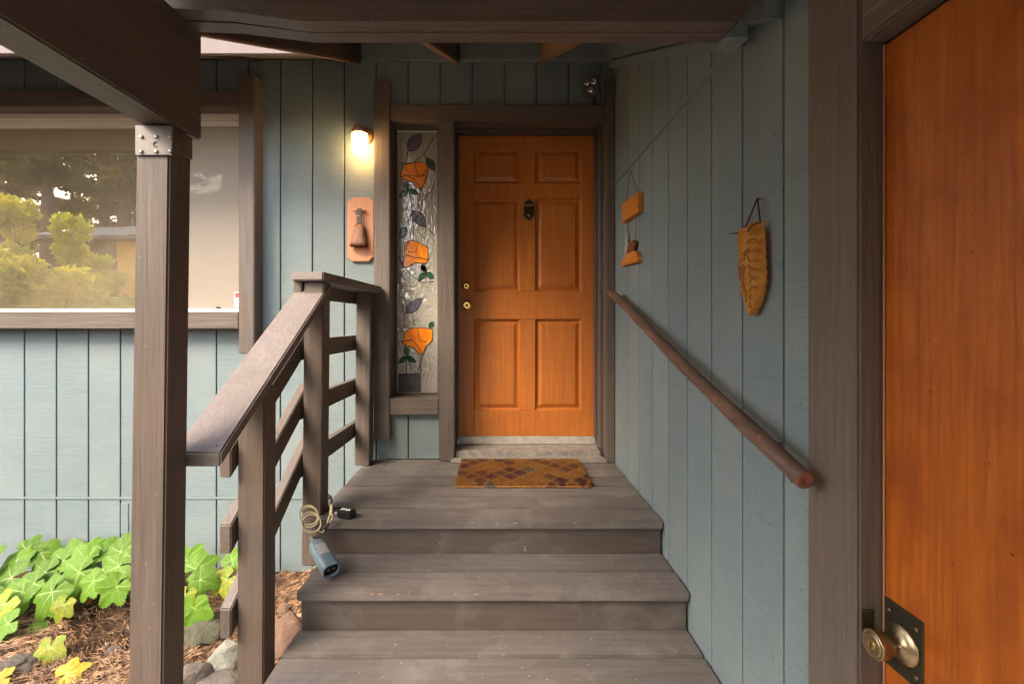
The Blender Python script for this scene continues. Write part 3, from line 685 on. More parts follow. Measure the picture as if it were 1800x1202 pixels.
sdo.part('edge_strip', box(SX-.003, SX-.0003, OP-.0065, OP-.0035, SLAB+.012, OT-.005, bev=.0), PLAQUE)
pl = sdo.part('latch_plate', box(SX-.003, SX-.0003, .829, .9115, CAMZ-.654, CAMZ-.527, bev=.0012), DBRASS)
for y_, z_ in ((.842, -.548), (.842, -.634), (.90, -.548), (.90, -.634)):
    sdo.part('screw', lathe(new(), [(.0045, 0), (.003, .0015)], axisM((SX-.003, y_, CAMZ+z_), (-1, 0, 0)), 12), ABRASS, pl)
kc2 = Vector((SX-.003, .868, CAMZ-.592))
kn = sdo.part('knob', lathe(new(), [(.035, 0), (.035, .003), (.033, .006), (.024, .0085), (.0135, .014), (.0125, .020), (.0135, .025), (.019, .028), (.0235, .038), (.0255, .052), (.0255, .056), (.0235, .0585), (.0225, .0575), (.0185, .0575), (.018, .0585)], axisM(kc2, (-1, 0, 0)), 40), ABRASS)
sdo.part('keyhole', lathe(new(), [(.0085, .0585), (.008, .0605)], axisM(kc2, (-1, 0, 0)), 20), BRASS, kn)
sdo.part('keyslot', box(kc2.x-.0614, kc2.x-.0602, kc2.y-.001, kc2.y+.001, kc2.z-.005, kc2.z+.005, bev=0), RUBBER, kn)

# ---- handrail pole on the side wall
hr = Thing('handrail', 'round rough wooden handrail pole sloping down the right wall', 'handrail', (.66, 2, CAMZ))
a, c = P(1071, 513, 2.75), P(1416, 846, 1.008)
pts = []
for i in range(15):
    t = i/14; q = a.lerp(c, t); q.z += .004*math.sin(t*7); q.x += .003*math.sin(t*5+1); pts.append(q)
bm = new(); tube(bm, pts, [.0215+.0012*math.sin(i*1.7) for i in range(15)], 24)
hp = hr.part('pole', bm, POLE)
dirn = (pts[-1]-pts[-2]).normalized()
hr.part('pole_end', lathe(new(), [(.0195, -.0002), (.0205, .001), (.017, .003), (.004, .0032), (.003, .002)], axisM(pts[-1], dirn), 24), POLEEND, hp)
for t in (.03, .875, .965):
    q = a.lerp(c, t)
    hr.part('bracket', tube(new(), [q+Vector((0, 0, -.020)), q+Vector((.01, 0, -.036)), q+Vector((.045, 0, -.042)), Vector((WX-.002, q.y, q.z-.042))], .006, 8), RUST)

# ---- wall lamp (lit)
wl = Thing('wall_lamp', 'lit jelly-jar wall lamp glowing warm beside the door frame', 'lamp', P(641, 240, WY))
bp_ = P(641, 240, WY); jx, jy = X(632.3, 2.92), 2.92
wl.part('wall_plate', lathe(new(), [(.058, 0), (.058, .012), (.050, .022), (.036, .026)], axisM(bp_, (0, -1, 0)), 32), BELL)
jt, jb = Z(236, jy), Z(273, jy)
wl.part('arm', tube(new(), [(bp_.x, WY-.02, bp_.z+.012), (bp_.x-.004, WY-.045, bp_.z+.018), (jx, jy, jt+.018)], .026, 16), BELL)
wl.part('cap', lathe(new(), [(.049, 0), (.048, .018), (.044, .034), (.034, .046), (.015, .050)], Matrix.Translation((jx, jy, jt)), 32), BELL)
jm = lathe(new(), [(.047, 0), (.0475, -.02), (.049, -.05), (.0485, -.085), (.045, -.112), (.036, -.128), (.02, -.133)], Matrix.Translation((jx, jy, jt)), 32, cap=False)
wl.part('jar', jm, JAR)
for k in range(3):
    zz = jt-.006-k*.007
    wl.part('jar_rib', tube(new(), [(jx+.0492*math.cos(t), jy+.0492*math.sin(t), zz) for t in np.linspace(0, 2*math.pi, 33)], .0018, 5, False), JAR)
wl.part('bulb', lathe(new(), [(.012, .0), (.016, -.016), (.025, -.034), (.033, -.052), (.035, -.068), (.031, -.084), (.018, -.097), (.004, -.100)], Matrix.Translation((jx, jy, jt)), 24), BULB)
ll = bpy.data.lights.new('lamp_light', 'POINT'); ll.energy = .55; ll.color = (1, .52, .16); ll.shadow_soft_size = .035
lo = bpy.data.objects.new('lamp_light', ll); COL.objects.link(lo); lo.parent = wl.o; lo.location = Vector((jx, jy-.01, jt-.112))-wl.loc

# ---- bell plaque and cowbell
bpq = Thing('bell_plaque', 'reddish wooden plaque with clipped corners on the siding below the lamp', 'plaque', (-.855, 2.98, CAMZ+.377))
x0, x1, z0, z1 = X(610, 2.98), X(657.5, 2.98), Z(460, 2.98), Z(347, 2.98); cc = .03
oct_ = [(x0+cc, z0), (x1-cc, z0), (x1-cc+.006, z0+.012), (x1, z0+cc), (x1, z1-cc), (x1-cc+.006, z1-.012), (x1-cc, z1), (x0+cc, z1), (x0+cc-.006, z1-.012), (x0, z1-cc), (x0, z0+cc), (x0+cc-.006, z0+.012)]
bpq.part('board', prism(new(), oct_, lambda u, v, w_: (u, 2.998-w_, v), .020, .005), PLAQUE)
pgx = X(633, 2.97); pgz = Z(371, 2.97)
bpq.part('peg', tube(new(), [(pgx-.040, 2.958, pgz+.003), (pgx+.040, 2.958, pgz-.001)], .0075, 10), PLAQUE)
bpq.part('peg_stem', tube(new(), [(pgx, 2.958, pgz), (pgx, 2.982, pgz)], .006, 8), PLAQUE)
cbq = Thing('cowbell', 'small worn copper cowbell on a dark leather strap on the plaque', 'bell', (pgx, 2.955, Z(432, 2.95)))
cbq.part('strap', tube(new(), [(pgx, 2.948, pgz+.008), (pgx+.001, 2.9465, pgz-.04), (pgx, 2.948, pgz-.085)], .0135, 4).copy() if False else box(pgx-.015, pgx+.015, 2.944, 2.949, pgz-.088, pgz+.009, bev=.0015), LEATHER)
cbq.part('strap', box(pgx-.015, pgx+.015, 2.9495, 2.967, pgz+.0078, pgz+.0118, bev=.0015), LEATHER)
cbq.part('rivet', lathe(new(), [(.004, 0), (.003, .002)], axisM((pgx-.003, 2.944, pgz-.036), (0, -1, 0)), 10), STEEL)
cbq.part('loop', tube(new(), [(pgx-.016, 2.951, pgz-.094), (pgx-.013, 2.951, pgz-.080), (pgx+.013, 2.951, pgz-.080), (pgx+.018, 2.951, pgz-.094)], .0035, 8), RUST)
bm = new(); prevr = None; bt, bb = pgz-.093, Z(433, 2.94)
for t in np.linspace(0, 1, 7):
    wx_ = .027+.026*t+.004*t**6; wy_ = .015+.012*t; zz = bt+(bb-bt)*t; cx_ = pgx+.002-.004*t
    ring = [bm.verts.new((cx_+wx_*math.copysign(abs(math.cos(k*math.pi/10))**.45, math.cos(k*math.pi/10)), 2.949+wy_*math.copysign(abs(math.sin(k*math.pi/10))**.6, math.sin(k*math.pi/10)), zz)) for k in range(20)]
    if prevr:
        for k in range(20): bm.faces.new((prevr[k], ring[k], ring[(k+1) % 20], prevr[(k+1) % 20])).smooth = True
    else: bm.faces.new(ring)
    prevr = ring
bmesh.ops.solidify(bm, geom=list(bm.faces), thickness=.002)
cbq.part('bell_body', bm, BELL)

# ---- flood light above the door
fl = Thing('flood_light', 'small black square floodlight with three lenses above the door corner', 'lamp', P(1040, 175, 2.93))
Mf = axisM(P(1038, 152, 2.90), Vector((-.28, -1, -.32)).normalized()) @ Matrix.Scale(1.12, 4)
hd = fl.part('housing', rbox(Mf @ Matrix.Rotation(R(4), 4, 'Z') @ Matrix.Translation((0, 0, -.022)), .096, .105, .052, .016, 3), BLACK)
fl.part('bezel', rbox(Mf @ Matrix.Rotation(R(4), 4, 'Z') @ Matrix.Translation((0, 0, .005)), .088, .097, .006, .010, 3), NAIL)
bz1 = fl.part('reflector', rbox(Mf @ Matrix.Rotation(R(4), 4, 'Z') @ Matrix.Translation((0, 0, .0085)), .072, .080, .003, .008, 3), LENSB)
for u, v in ((-.018, .019), (.019, .020), (.002, -.019)):
    fl.part('lens', lathe(new(), [(.0165, .009), (.0165, .0115), (.012, .0135), (.004, .0145)], Mf @ Matrix.Translation((u, v, 0)), 20), LENS)
fl.part('stem', tube(new(), [P(1043, 165, 2.915), P(1045, 174, 2.935), P(1045, 182, 2.95)], .009, 10), BLACK)
fl.part('foot', lathe(new(), [(.022, 0), (.022, .006), (.012, .012)], Matrix.Translation((X(1045, 2.955), 2.985, Z(184, DT)+.0005)), 16), BLACK)

# ---- hanging two-tier sign
hs = Thing('hanging_sign', 'two-tier wooden sign with tree and animal hanging on chains by the door', 'sign', (.73, 2.52, CAMZ+.3))
ny, nz = 2.552, CAMZ+.818
hs.part('nail', tube(new(), [(WX+.01, ny, nz), (WX-.018, ny, nz+.004)], .002, 6), NAIL)
def chain(p, q, sag=0, n=None):
    p, q = Vector(p), Vector(q); n = n or max(3, int((q-p).length/.011)); bm = new()
    for i in range(n):
        c0 = p.lerp(q, (i+.5)/n); d = (q-p)/n*.72
        nn = d.normalized(); s_ = nn.cross(Vector((1, 0, 0))).normalized() if i % 2 else Vector((1, 0, 0))
        loop = [c0+d*.5*1.15*math.cos(t)+s_*.0026*math.sin(t) for t in np.linspace(0, 2*math.pi, 9)]
        tube(bm, loop, .0009, 4, False)
    return bm
hs.part('chain', chain((WX-.014, ny, nz), (WX-.014, 2.63, CAMZ+.672)), RUST); hs.part('chain', chain((WX-.014, ny, nz), (WX-.014, 2.42, CAMZ+.660)), RUST)
hs.part('plaque', prism(new(), [(2.371, .554), (2.68, .560), (2.672, .668), (2.371, .655)], lambda u, v, w_: (WX-.003-w_, u, CAMZ+v), .024, .003), SIGN)
hs.part('chain', chain((WX-.014, 2.62, CAMZ+.557), (WX-.014, 2.60, CAMZ+.50)), RUST); hs.part('chain', chain((WX-.014, 2.44, CAMZ+.554), (WX-.014, 2.455, CAMZ+.415)), RUST)
hs.part('base', prism(new(), [(2.385, .305), (2.70, .318), (2.685, .345), (2.64, .362), (2.56, .372), (2.47, .372), (2.41, .358), (2.385, .335)], lambda u, v, w_: (WX-.003-w_, u, CAMZ+v), .024, .003), SIGN)
hs.part('tree_figure', prism(new(), [(2.665, .36), (2.59, .36), (2.605, .40), (2.596, .41), (2.612, .45), (2.605, .455), (2.626, .515), (2.646, .455), (2.640, .45), (2.66, .41), (2.652, .40)], lambda u, v, w_: (WX-.006-w_, u, CAMZ+v), .012, .002), BIRCH)
hs.part('animal_figure', prism(new(), [(2.60, .355), (2.60, .39), (2.575, .415), (2.53, .428), (2.48, .430), (2.455, .422), (2.44, .405), (2.455, .395), (2.47, .388), (2.47, .355), (2.49, .355), (2.50, .375), (2.56, .375), (2.57, .355)], lambda u, v, w_: (WX-.010-w_, u, CAMZ+v), .012, .002), SIGND)

# ---- ceramic wall pocket
wp = Thing('wall_pocket', 'amber glazed leaf-shaped ceramic wall pocket with scalloped edge hung by cord', 'wall pocket', (WX, 1.32, CAMZ))
NU, NV = 28, 64; bm = new(); gridv = []
for j in range(NV+1):
    t = j/NV; z_ = .018+(.262-.018)*t
    cy = 1.330-.006*math.sin(t*3)
    half = .062*(1-.10*t)*(math.sin(min(1, (t*2.3+.015))*math.pi/2)**.75)
    row = []
    for i in range(NU+1):
        s_ = -1+2*i/NU                                   # -1 near side (scalloped), +1 far side
        hw = half*(1+(.085*abs(math.sin(t*math.pi*9.5))-.03 if s_ < 0 else .0)*abs(s_)**1.5)
        y_ = cy+s_*hw
        bul = .046*math.sqrt(max(0, 1-(s_*.97)**2))*(.55+.45*math.sin(min(1, t*1.3)*math.pi/2))
        if -.98 < s_ < -.45: bul += .010*abs(math.sin(t*math.pi*9.5))*math.sin((s_+.98)/.53*math.pi)
        bul += .0016*noise.noise(Vector((y_*60, z_*60, 1)))
        zz = z_ + (.018*max(0, -s_-.35) if t > .93 else 0)*((t-.93)/.07 if t > .93 else 0)
        row.append(bm.verts.new((WX-.005-bul, y_, CAMZ+zz)))
    gridv.append(row)
for j in range(NV):
    for i in range(NU): bm.faces.new((gridv[j][i], gridv[j+1][i], gridv[j+1][i+1], gridv[j][i+1])).smooth = True
bmesh.ops.solidify(bm, geom=list(bm.faces), thickness=.006)
wpb = wp.part('shell', bm, CERAM)
def wps(u, v, lift=.0012):
    t = (v-.018)/.244; half = .062*(1-.10*t)*(math.sin(min(1, (t*2.3+.015))*math.pi/2)**.75); s_ = (u-(1.330-.006*math.sin(t*3)))/half
    bul = .046*math.sqrt(max(0, 1-(s_*.97)**2))*(.55+.45*math.sin(min(1, t*1.3)*math.pi/2)); return Vector((WX-.005-bul-lift, u, CAMZ+v))
for L in ([(1.325, .055), (1.322, .09), (1.325, .125), (1.318, .16)], [(1.322, .10), (1.345, .125), (1.362, .14)], [(1.324, .12), (1.345, .15), (1.352, .165)], [(1.323, .09), (1.355, .105)]):
    q = []
    for (u0, v0), (u1, v1) in zip(L, L[1:]): q += [wps(u0+(u1-u0)*k/4, v0+(v1-v0)*k/4) for k in range(4)]
    wp.part('relief_line', tube(new(), q, .0013, 5), CERAMD, wpb)
for u, v, rr2 in ((1.318, .148, .009), (1.338, .15, .007), (1.316, .182, .009), (1.305, .192, .006), (1.36, .085, .006), (1.352, .145, .006)):
    wp.part('relief_ring', tube(new(), [wps(u+rr2*.7*math.cos(t), v+rr2*1.2*math.sin(t)) for t in np.linspace(0, 2*math.pi, 15)], .0012, 5, False), CERAMD, wpb)
for k in range(9):
    v = .045+k*.0215; t = (v-.018)/.244; half = .062*(1-.10*t)*(math.sin(min(1, (t*2.3+.015))*math.pi/2)**.75)
    q = wps(1.330-half*.80, v, .0035)
    ring_ = [wps(1.330-half*.76+.010*math.cos(t2), v+.0085*math.sin(t2), .004) for t2 in np.linspace(R(-120), R(150), 12)]
    wp.part('scallop_relief', tube(new(), ring_, .0016, 5), CERAMD, wpb)
nail = Vector((WX-.012, 1.315, CAMZ+.344))
wp.part('nail', tube(new(), [(WX+.01, 1.315, CAMZ+.343), nail], .0018, 6), NAIL)
wp.part('cord', tube(new(), [nail, (WX-.03, 1.352, CAMZ+.262), (WX-.030, 1.355, CAMZ+.25)], .0022, 6), LEATHER)
wp.part('cord', tube(new(), [nail, (WX-.028, 1.272, CAMZ+.268), (WX-.046, 1.276, CAMZ+.262), (WX-.052, 1.292, CAMZ+.247)], .0022, 6), LEATHER)
wp.part('cord', tube(new(), [(WX-.030, 1.39, CAMZ+.262), (WX-.034, 1.425, CAMZ+.266)], .0022, 6), LEATHER)

# ---- doormat
dm = Thing('doormat', 'amber and brown diamond-patterned coir doormat in front of the door', 'doormat', (.146, 2.70, DECK))
mx0, mx1, my0, my1 = -.217, .509, 2.492, 2.926
dm.part('backing', box(mx0+.0, mx1-.004, my0-.012, my1, DECK+.001, DECK+.010, bev=.003), COIR)
dm.part('base', box(mx0, mx1, my0, my1, DECK+.0102, DECK+.022, bev=.006, seg=2), COIR)
N = 26000
bxy = np.stack([rng.uniform(mx0+.002, mx1-.002, N), rng.uniform(my0+.001, my1-.002, N)], 1)
hh = rng.uniform(.007, .018, N); ang = rng.uniform(0, 2*np.pi, N); ln = rng.normal(0, .005, (N, 2)); wv = rng.uniform(.0007, .0014, N)
edge = np.minimum.reduce([bxy[:, 0]-mx0, mx1-bxy[:, 0], bxy[:, 1]-my0, my1-bxy[:, 1]]); 
ln[:, 1] -= (bxy[:, 1]-my0 < .008)*.008
dxy = np.stack([np.cos(ang), np.sin(ang)], 1)*wv[:, None]; zb_ = DECK+.0205
v0 = np.c_[bxy-dxy, np.full(N, zb_)]; v1 = np.c_[bxy+dxy, np.full(N, zb_)]; v2 = np.c_[bxy+ln, zb_+hh]
VV = np.concatenate([v0, v1, v2])-np.array(dm.loc); FF = np.stack([np.arange(N), np.arange(N)+N, np.arange(N)+2*N], 1)
po = bpy.data.objects.new('pile', np_mesh('pile', VV, FF)); COL.objects.link(po); po.data.materials.append(COIR); po.parent = dm.o; po['kind'] = 'stuff'

# ---- key box, cable, padlock
ks = Thing('key_canister', 'blue-grey plastic canister with paper label lying on the middle step', 'key safe', P(583, 1015, 1.86))
a, c = P(551.5, 950, 2.02), P(583, 1003, 1.868); ax_ = (c-a).normalized(); Lk = (c-a).length
Mk = axisM(a, ax_)
bm = new(); prevr = None
def rr4(wx_, wy_, k, n=28):
    t = k*2*math.pi/n; e = .62; return wx_*math.copysign(abs(math.cos(t))**e, math.cos(t)), wy_*math.copysign(abs(math.sin(t))**e, math.sin(t))
for h, s_ in ((0, .30), (.008, .50), (.025, .80), (.045, .97), (.07, 1.0), (Lk*.6, 1.0), (Lk-.004, 1.0), (Lk, .95), (Lk-.002, .86), (Lk-.012, .84)):
    ring = [bm.verts.new(Mk @ Vector((*rr4(.034*s_, .028*s_, k), h))) for k in range(28)]
    if prevr:
        for k in range(28): bm.faces.new((prevr[k], prevr[(k+1) % 28], ring[(k+1) % 28], ring[k])).smooth = True
    else: bm.faces.new(ring[::-1])
    prevr = ring
bm.faces.new(prevr)
kb_ = ks.part('body', bm, BLUE)
bm = new(); bm.faces.new([bm.verts.new(Mk @ Vector((*rr4(.0282, .0232, k), Lk-.010))) for k in range(28)])
bmesh.ops.solidify(bm, geom=list(bm.faces), thickness=.002); ks.part('end_window', bm, BLACK)
for u in (-.010, .011): ks.part('end_lens', lathe(new(), [(.007, 0), (.005, .003)], Mk @ Matrix.Translation((u, .002, Lk-.0085)), 12), ROCKG)
# label sits on the side that faces the viewer and up
best = max(range(28), key=lambda k: (Mk.to_3x3() @ Vector((*rr4(.034, .028, k), 0)).normalized()).dot(Vector((.35, -.55, .75))))
bm = new(); pr = None
for k in range(best-2, best+3):
    q = [bm.verts.new(Mk @ Vector((*rr4(.0345, .0285, k), h))) for h in (Lk*.30, Lk*.62)]
    if pr: bm.faces.new((pr[0], pr[1], q[1], q[0]))
    pr = q
bmesh.ops.solidify(bm, geom=list(bm.faces), thickness=.0003)
ks.part('paper_label', bm, LABELM)
ks.part('neck', tube(new(), [a+ax_*.004, a-ax_*.022], .010, 12), GALV)
ks.part('neck_loop', tube(new(), [a-ax_*.012+Vector((.004, 0, .0)), a-ax_*.020+Vector((.016, .0, .008)), a-ax_*.006+Vector((.022, 0, .004))], .005, 8), RUBBER)
cbm = new(); cpts = []
cent = [(541, 904), (544, 906), (547, 918), (549, 920)]
nl = 3.55; tot = 110
for i in range(tot+1):
    t = i/tot; ang_ = R(150)-t*nl*2*math.pi; k = t*3; j = min(2, int(k)); f_ = k-j
    cx_ = cent[j][0]*(1-f_)+cent[j+1][0]*f_; cy_ = cent[j][1]*(1-f_)+cent[j+1][1]*f_
    rad = 16.2+.9*math.sin(t*nl*3.1); d = 2.062-.012*t+.004*math.sin(ang_)
    cpts.append(P(cx_+rad*math.cos(ang_), cy_-rad*.98*math.sin(ang_), d))
cpts += [P(566, 936, 2.05), P(572, 928, 2.05), P(575, 923, 2.05), P(577, 912, 2.05), P(580, 904, 2.05), P(584, 903, 2.05), P(584, 910, 2.05), P(578, 920, 2.052)]
co = Thing('cable', 'coiled cream steel cable looped around the railing post by the top step', 'cable', P(560, 930, 2.06))
co.part('wire', tube(cbm, cpts, .0030, 8), CREAM)
co.part('sleeve', tube(new(), [P(578, 918, 2.051), P(571, 930, 2.05)], .0065, 10), RUBBER)
co.part('wire', tube(new(), [P(578, 868, 2.17), P(580.5, 880, 2.13), P(581, 893, 2.09), P(580, 904, 2.052)], .0028, 8), CREAM)
co.part('wire', tube(new(), [P(581, 870, 2.16), P(583, 882, 2.12), P(583.5, 894, 2.085), P(582, 905, 2.053)], .0028, 8), CREAM)
co.part('sleeve', tube(new(), [P(580, 873, 2.15), P(581.5, 886, 2.11)], .009, 10), NAIL)
pk = Thing('padlock', 'small black combination padlock lying on the deck edge by the post', 'padlock', (X(611, 2.10), 2.10, DECK))
Mp = Matrix.Translation((X(609, 2.11), 2.112, DECK+.0185)) @ Matrix.Rotation(R(-18), 4, 'Z')
pk.part('body', rbox(Mp, .070, .050, .034, .005, 2), BLACK)
for k in range(4):
    pk.part('dial', lathe(new(), [(.008, -.0045), (.009, -.003), (.009, .003), (.008, .0045)], Mp @ Matrix.Translation((-.018+k*.0125, -.004, .0135)) @ Matrix.Rotation(R(90), 4, 'Y'), 14), LABELM)
pk.part('shackle', tube(new(), [Mp @ Vector(q) for q in ((-.03, .014, 0), (-.048, .014, 0), (-.056, .006, 0), (-.056, -.006, 0), (-.048, -.014, 0), (-.03, -.014, 0))], .004, 8), STEEL)

# ================================================================ planting bed
# ---- rocks
def rock(name, px, py, d, sx, sy, sz, m, label, seed, rot=0, sink=.3):
    p = P(px, py, d); bm = new(); bmesh.ops.create_icosphere(bm, subdivisions=4, radius=1)
    for v in bm.verts:
        q = v.co*1.1+Vector((seed*3.1, seed*1.7, 0)); k = 1+.38*noise.noise(q)+.20*noise.noise(q*2.6)+.09*noise.noise(q*6)+.035*noise.noise(q*15)
        c_ = v.co*k
        for ax2 in (Vector((.7, .3, .6)), Vector((-.6, .5, .6)), Vector((.2, -.8, .55)), Vector((-.5, -.6, .2)), Vector((0, 0, 1))):
            dd = c_.dot(ax2.normalized())-.72
            if dd > 0: c_ = c_-ax2.normalized()*dd*.85
        v.co = Vector((c_.x*sx, c_.y*sy, c_.z*sz))
    bm.transform(Matrix.Rotation(R(rot), 4, 'Z')); 
    gz = gh(p.x, p.y); bm.transform(Matrix.Translation((p.x, p.y, gz+sz*(1-sink)*.8)))
    for f in bm.faces: f.smooth = True
    single(name, bm, m, label, 'rock', (p.x, p.y, gz), 'rocks in the planting bed')
def gd(py, z=0.0): return (CAMZ-z)*F/(py-CY)        # depth of a bed point seen at photo row py
rock('rock', 505, 1120, gd(1140), .10, .12, .12, ROCKR, 'reddish brown rock wedged beside the lowest steps', 1, 20)
rock('rock', 398, 1150, gd(1172), .085, .075, .085, ROCKW, 'pale lichen-spotted rock beside the lower railing post', 2, 40)
rock('rock', 365, 1105, gd(1122), .125, .10, .075, ROCKM, 'dark mossy rock below the leaves behind the tall post', 3, 10)
rock('rock', 342, 1188, gd(1200), .085, .08, .06, ROCKG, 'dark grey rock at the foot of the tall post', 4, 70)
rock('paving_stone', 388, 1200, gd(1207), .12, .09, .03, ROCKG, 'flat grey stone slab at the bottom beside the railing post', 5, 5, .1)
rock('rock', 200, 1145, gd(1150), .040, .03, .022, ROCKG, 'small flat grey stone left of the tall post', 6, 30)
rock('rock', 20, 1150, gd(1178), .11, .08, .04, ROCKG, 'long grey rock at the left edge under the leaves', 7, 35)
rock('rock', 500, 1068, gd(1085), .04, .04, .03, ROCKR, 'small tan stone under the steps near the siding', 8, 35)

# ---- pine needle litter
N = 15000
bxs = rng.uniform(-2.65, -.76, N); bys = 1.25+(3.0-1.25)*rng.uniform(0, 1, N)**.85
dens = np.array([noise.noise(Vector((x*2.3, y*2.3, 5))) for x, y in zip(bxs, bys)])
keep = dens+rng.uniform(-.45, .55, N) > -.1
bxs, bys = bxs[keep], bys[keep]; N = len(bxs)
flow = np.array([noise.noise(Vector((x*1.2, y*1.2, 9)))*3.2 for x, y in zip(bxs, bys)])
V, Fq = [], []
for x, y, fl_ in zip(bxs, bys, flow):
    a0 = fl_+random.gauss(0, .7); L = random.uniform(.06, .14); z = gh(x, y)+random.uniform(.0, .022)
    tilt = random.gauss(.0, .16); sp = random.uniform(.03, .15)
    for s_ in (-1, 1)[:random.choice((1, 2, 2))]:
        aa = a0+s_*sp; d = (math.cos(aa), math.sin(aa)); wv_ = random.uniform(.0007, .0013)
        nx_, ny_ = -d[1]*wv_, d[0]*wv_; i = len(V)
        x1, y1 = x+d[0]*L*.5, y+d[1]*L*.5; x2, y2 = x+d[0]*L-d[1]*.012*s_, y+d[1]*L+d[0]*.012*s_
        z1 = max(gh(x1, y1)+.003, z+tilt*L*.5+.008); z2 = max(gh(x2, y2)+.001, z+tilt*L*.6)
        V += [(x-nx_, y-ny_, z), (x+nx_, y+ny_, z+.001), (x1-nx_, y1-ny_, z1), (x1+nx_, y1+ny_, z1+.001), (x2, y2, z2)]
        Fq += [(i, i+1, i+3, i+2), (i+2, i+3, i+4)]
pn = bpy.data.objects.new('pine_needles', np_mesh('pine_needles', V, Fq)); COL.objects.link(pn); pn.data.materials.append(NEEDF); pn['kind'] = 'stuff'
pn['label'] = 'brown fallen pine needles covering the soil of the bed'; pn['category'] = 'pine needles'

# ---- lobed leaves
def leaf_mesh(name, m, seed, fold=.25, droop=.35, cup=0):
    rnd = random.Random(seed); out = []
    lobes = [(-165, .48), (-122, .70), (-95, .62), (-58, .93), (-30, .70), (0, 1.06), (30, .70), (58, .93), (95, .62), (122, .70), (165, .48)]
    lob = [(a, r_*(1+rnd.uniform(-.08, .08))) for a, r_ in lobes]
    for (a0, r0), (a1, r1) in zip(lob, lob[1:]):
        for k in range(8):
            t = k/8; a = a0+(a1-a0)*t; ts = t*t*(3-2*t); rr_ = r0+(r1-r0)*ts
            rr_ *= 1+(.055 if k % 2 else -.035)+rnd.uniform(-.02, .02); out.append((a, rr_))
    out.append(lob[-1]); out = [(180, .12)]+out[::-1]+[(-180, .12)] if False else out
    def shape(x, y):
        d = math.hypot(x, y); z = fold*abs(x)*.35-droop*.8*max(0, y)**2-droop*.5*abs(x)**2+.018*math.sin(9*math.atan2(x, y+.001))*d
        z += .06*noise.noise(Vector((x*2.5+seed, y*2.5, 0)))+cup*d*d; return Vector((x, y, z))
    bm = new(); c0 = bm.verts.new(shape(0, -.04)); rings = []
    for fr_ in (.35, .7, 1.0):
        rings.append([bm.verts.new(shape(r_*fr_*math.sin(R(a))*.98, r_*fr_*math.cos(R(a)))) for a, r_ in out])
    n = len(out)
    for i in range(n-1):
        bm.faces.new((c0, rings[0][i], rings[0][i+1]))
        for q in (0, 1): bm.faces.new((rings[q][i], rings[q+1][i], rings[q+1][i+1], rings[q][i+1]))
    for (a, r_) in lob[1::2]:
        for k in range(5):
            q = []
            for t in (k/5, (k+1)/5):
                rr_ = r_*.92*t; wv_ = .011*(1-.75*t); dx_, dy_ = math.sin(R(a))*.98, math.cos(R(a))
                for s_ in (-1, 1): q.append(bm.verts.new(shape(rr_*dx_+s_*wv_*dy_, rr_*dy_-s_*wv_*dx_)+Vector((0, 0, .006))))
            bm.faces.new((q[0], q[1], q[3], q[2])).material_index = 1
    for f in bm.faces: f.smooth = True
    bm.normal_update(); me = mesh_from(bm, name); me.materials.append(m); me.materials.append(VEIN); return me
LM = [leaf_mesh('leaf', LEAF, s_, f_, d_) for s_, f_, d_ in ((1, .25, .35), (2, .35, .5), (3, .15, .55), (4, .4, .25))]
LMY = leaf_mesh('leaf', LEAFY, 5, .2, .4); LMYel = leaf_mesh('leaf', YEL, 6, .35, .3); LMD = leaf_mesh('leaf', DRY, 7, .9, -.9, .6)
def leafM(p, size, ang, tilt, turn):
    """leaf at p: ang = screen direction of its tip (0 right, 90 up), tilt = lean of the blade towards the viewer, turn = sideways lean"""
    n = Vector((math.sin(R(turn)), -math.sin(R(tilt)), math.cos(R(tilt)))).normalized()
    u = (Vector((1, 0, 0))-n*n.x).normalized(); v = n.cross(u)
    tip = (u*math.cos(R(ang))+v*math.sin(R(ang))).normalized(); sx_ = tip.cross(n)
    M = Matrix((sx_, tip, n)).transposed().to_4x4(); M.translation = p; return M @ Matrix.Scale(size, 4)
def plant(label, base, leaves):
    bp2 = Vector((base[0], base[1], gh(base[0], base[1]))); t = Thing('leafy_plant', label, 'plant', bp2, 'broad-leaved plants along the wall')
    for (p, size, yaw, pitch, roll, k) in leaves:
        lm = LMY if k == 9 else LM[k]
        t.use('leaf', lm, leafM(p, size, yaw, pitch, roll))
        mid = bp2.lerp(p, .5)+Vector((0, .0, .05)); t.part('stalk', tube(new(), [bp2+Vector((random.uniform(-.03, .03), random.uniform(-.03, .03), -.02)), mid, p], [.003, .0025, .002], 5), STEM)
def L_(px, py, d, size, ang, tilt=45, turn=0, k=None): return (P(px, py, d), size, ang+random.uniform(-12, 12), tilt+random.uniform(-8, 8), turn+random.uniform(-12, 12), random.randrange(4) if k is None else k)
plant('bright green broad-leaved plant at the left edge of the bed', (X(10, 2.75), 2.75), [
    L_(30, 985, 2.80, .13, 160, 40), L_(20, 1015, 2.70, .14, 200, 45), L_(45, 965, 2.86, .11, 20, 35), L_(-20, 985, 2.75, .14, 200, 40), L_(8, 1062, 2.56, .12, 250, 55, 0, 9), L_(-25, 1045, 2.6, .14, 230, 50), L_(15, 1095, 2.47, .10, 215, 45), L_(40, 1040, 2.64, .12, 240, 50)])
plant('bright green broad-leaved plant with its largest leaf drooping low', (X(95, 2.68), 2.74), [
    L_(80, 1005, 2.74, .13, 210, 45), L_(92, 1040, 2.60, .155, 235, 55), L_(72, 972, 2.86, .12, 15, 35), L_(112, 985, 2.80, .13, 200, 42), L_(60, 1025, 2.66, .12, 215, 48), L_(128, 1015, 2.70, .11, 310, 50), L_(112, 1062, 2.52, .08, 260, 60, 0, 9)])
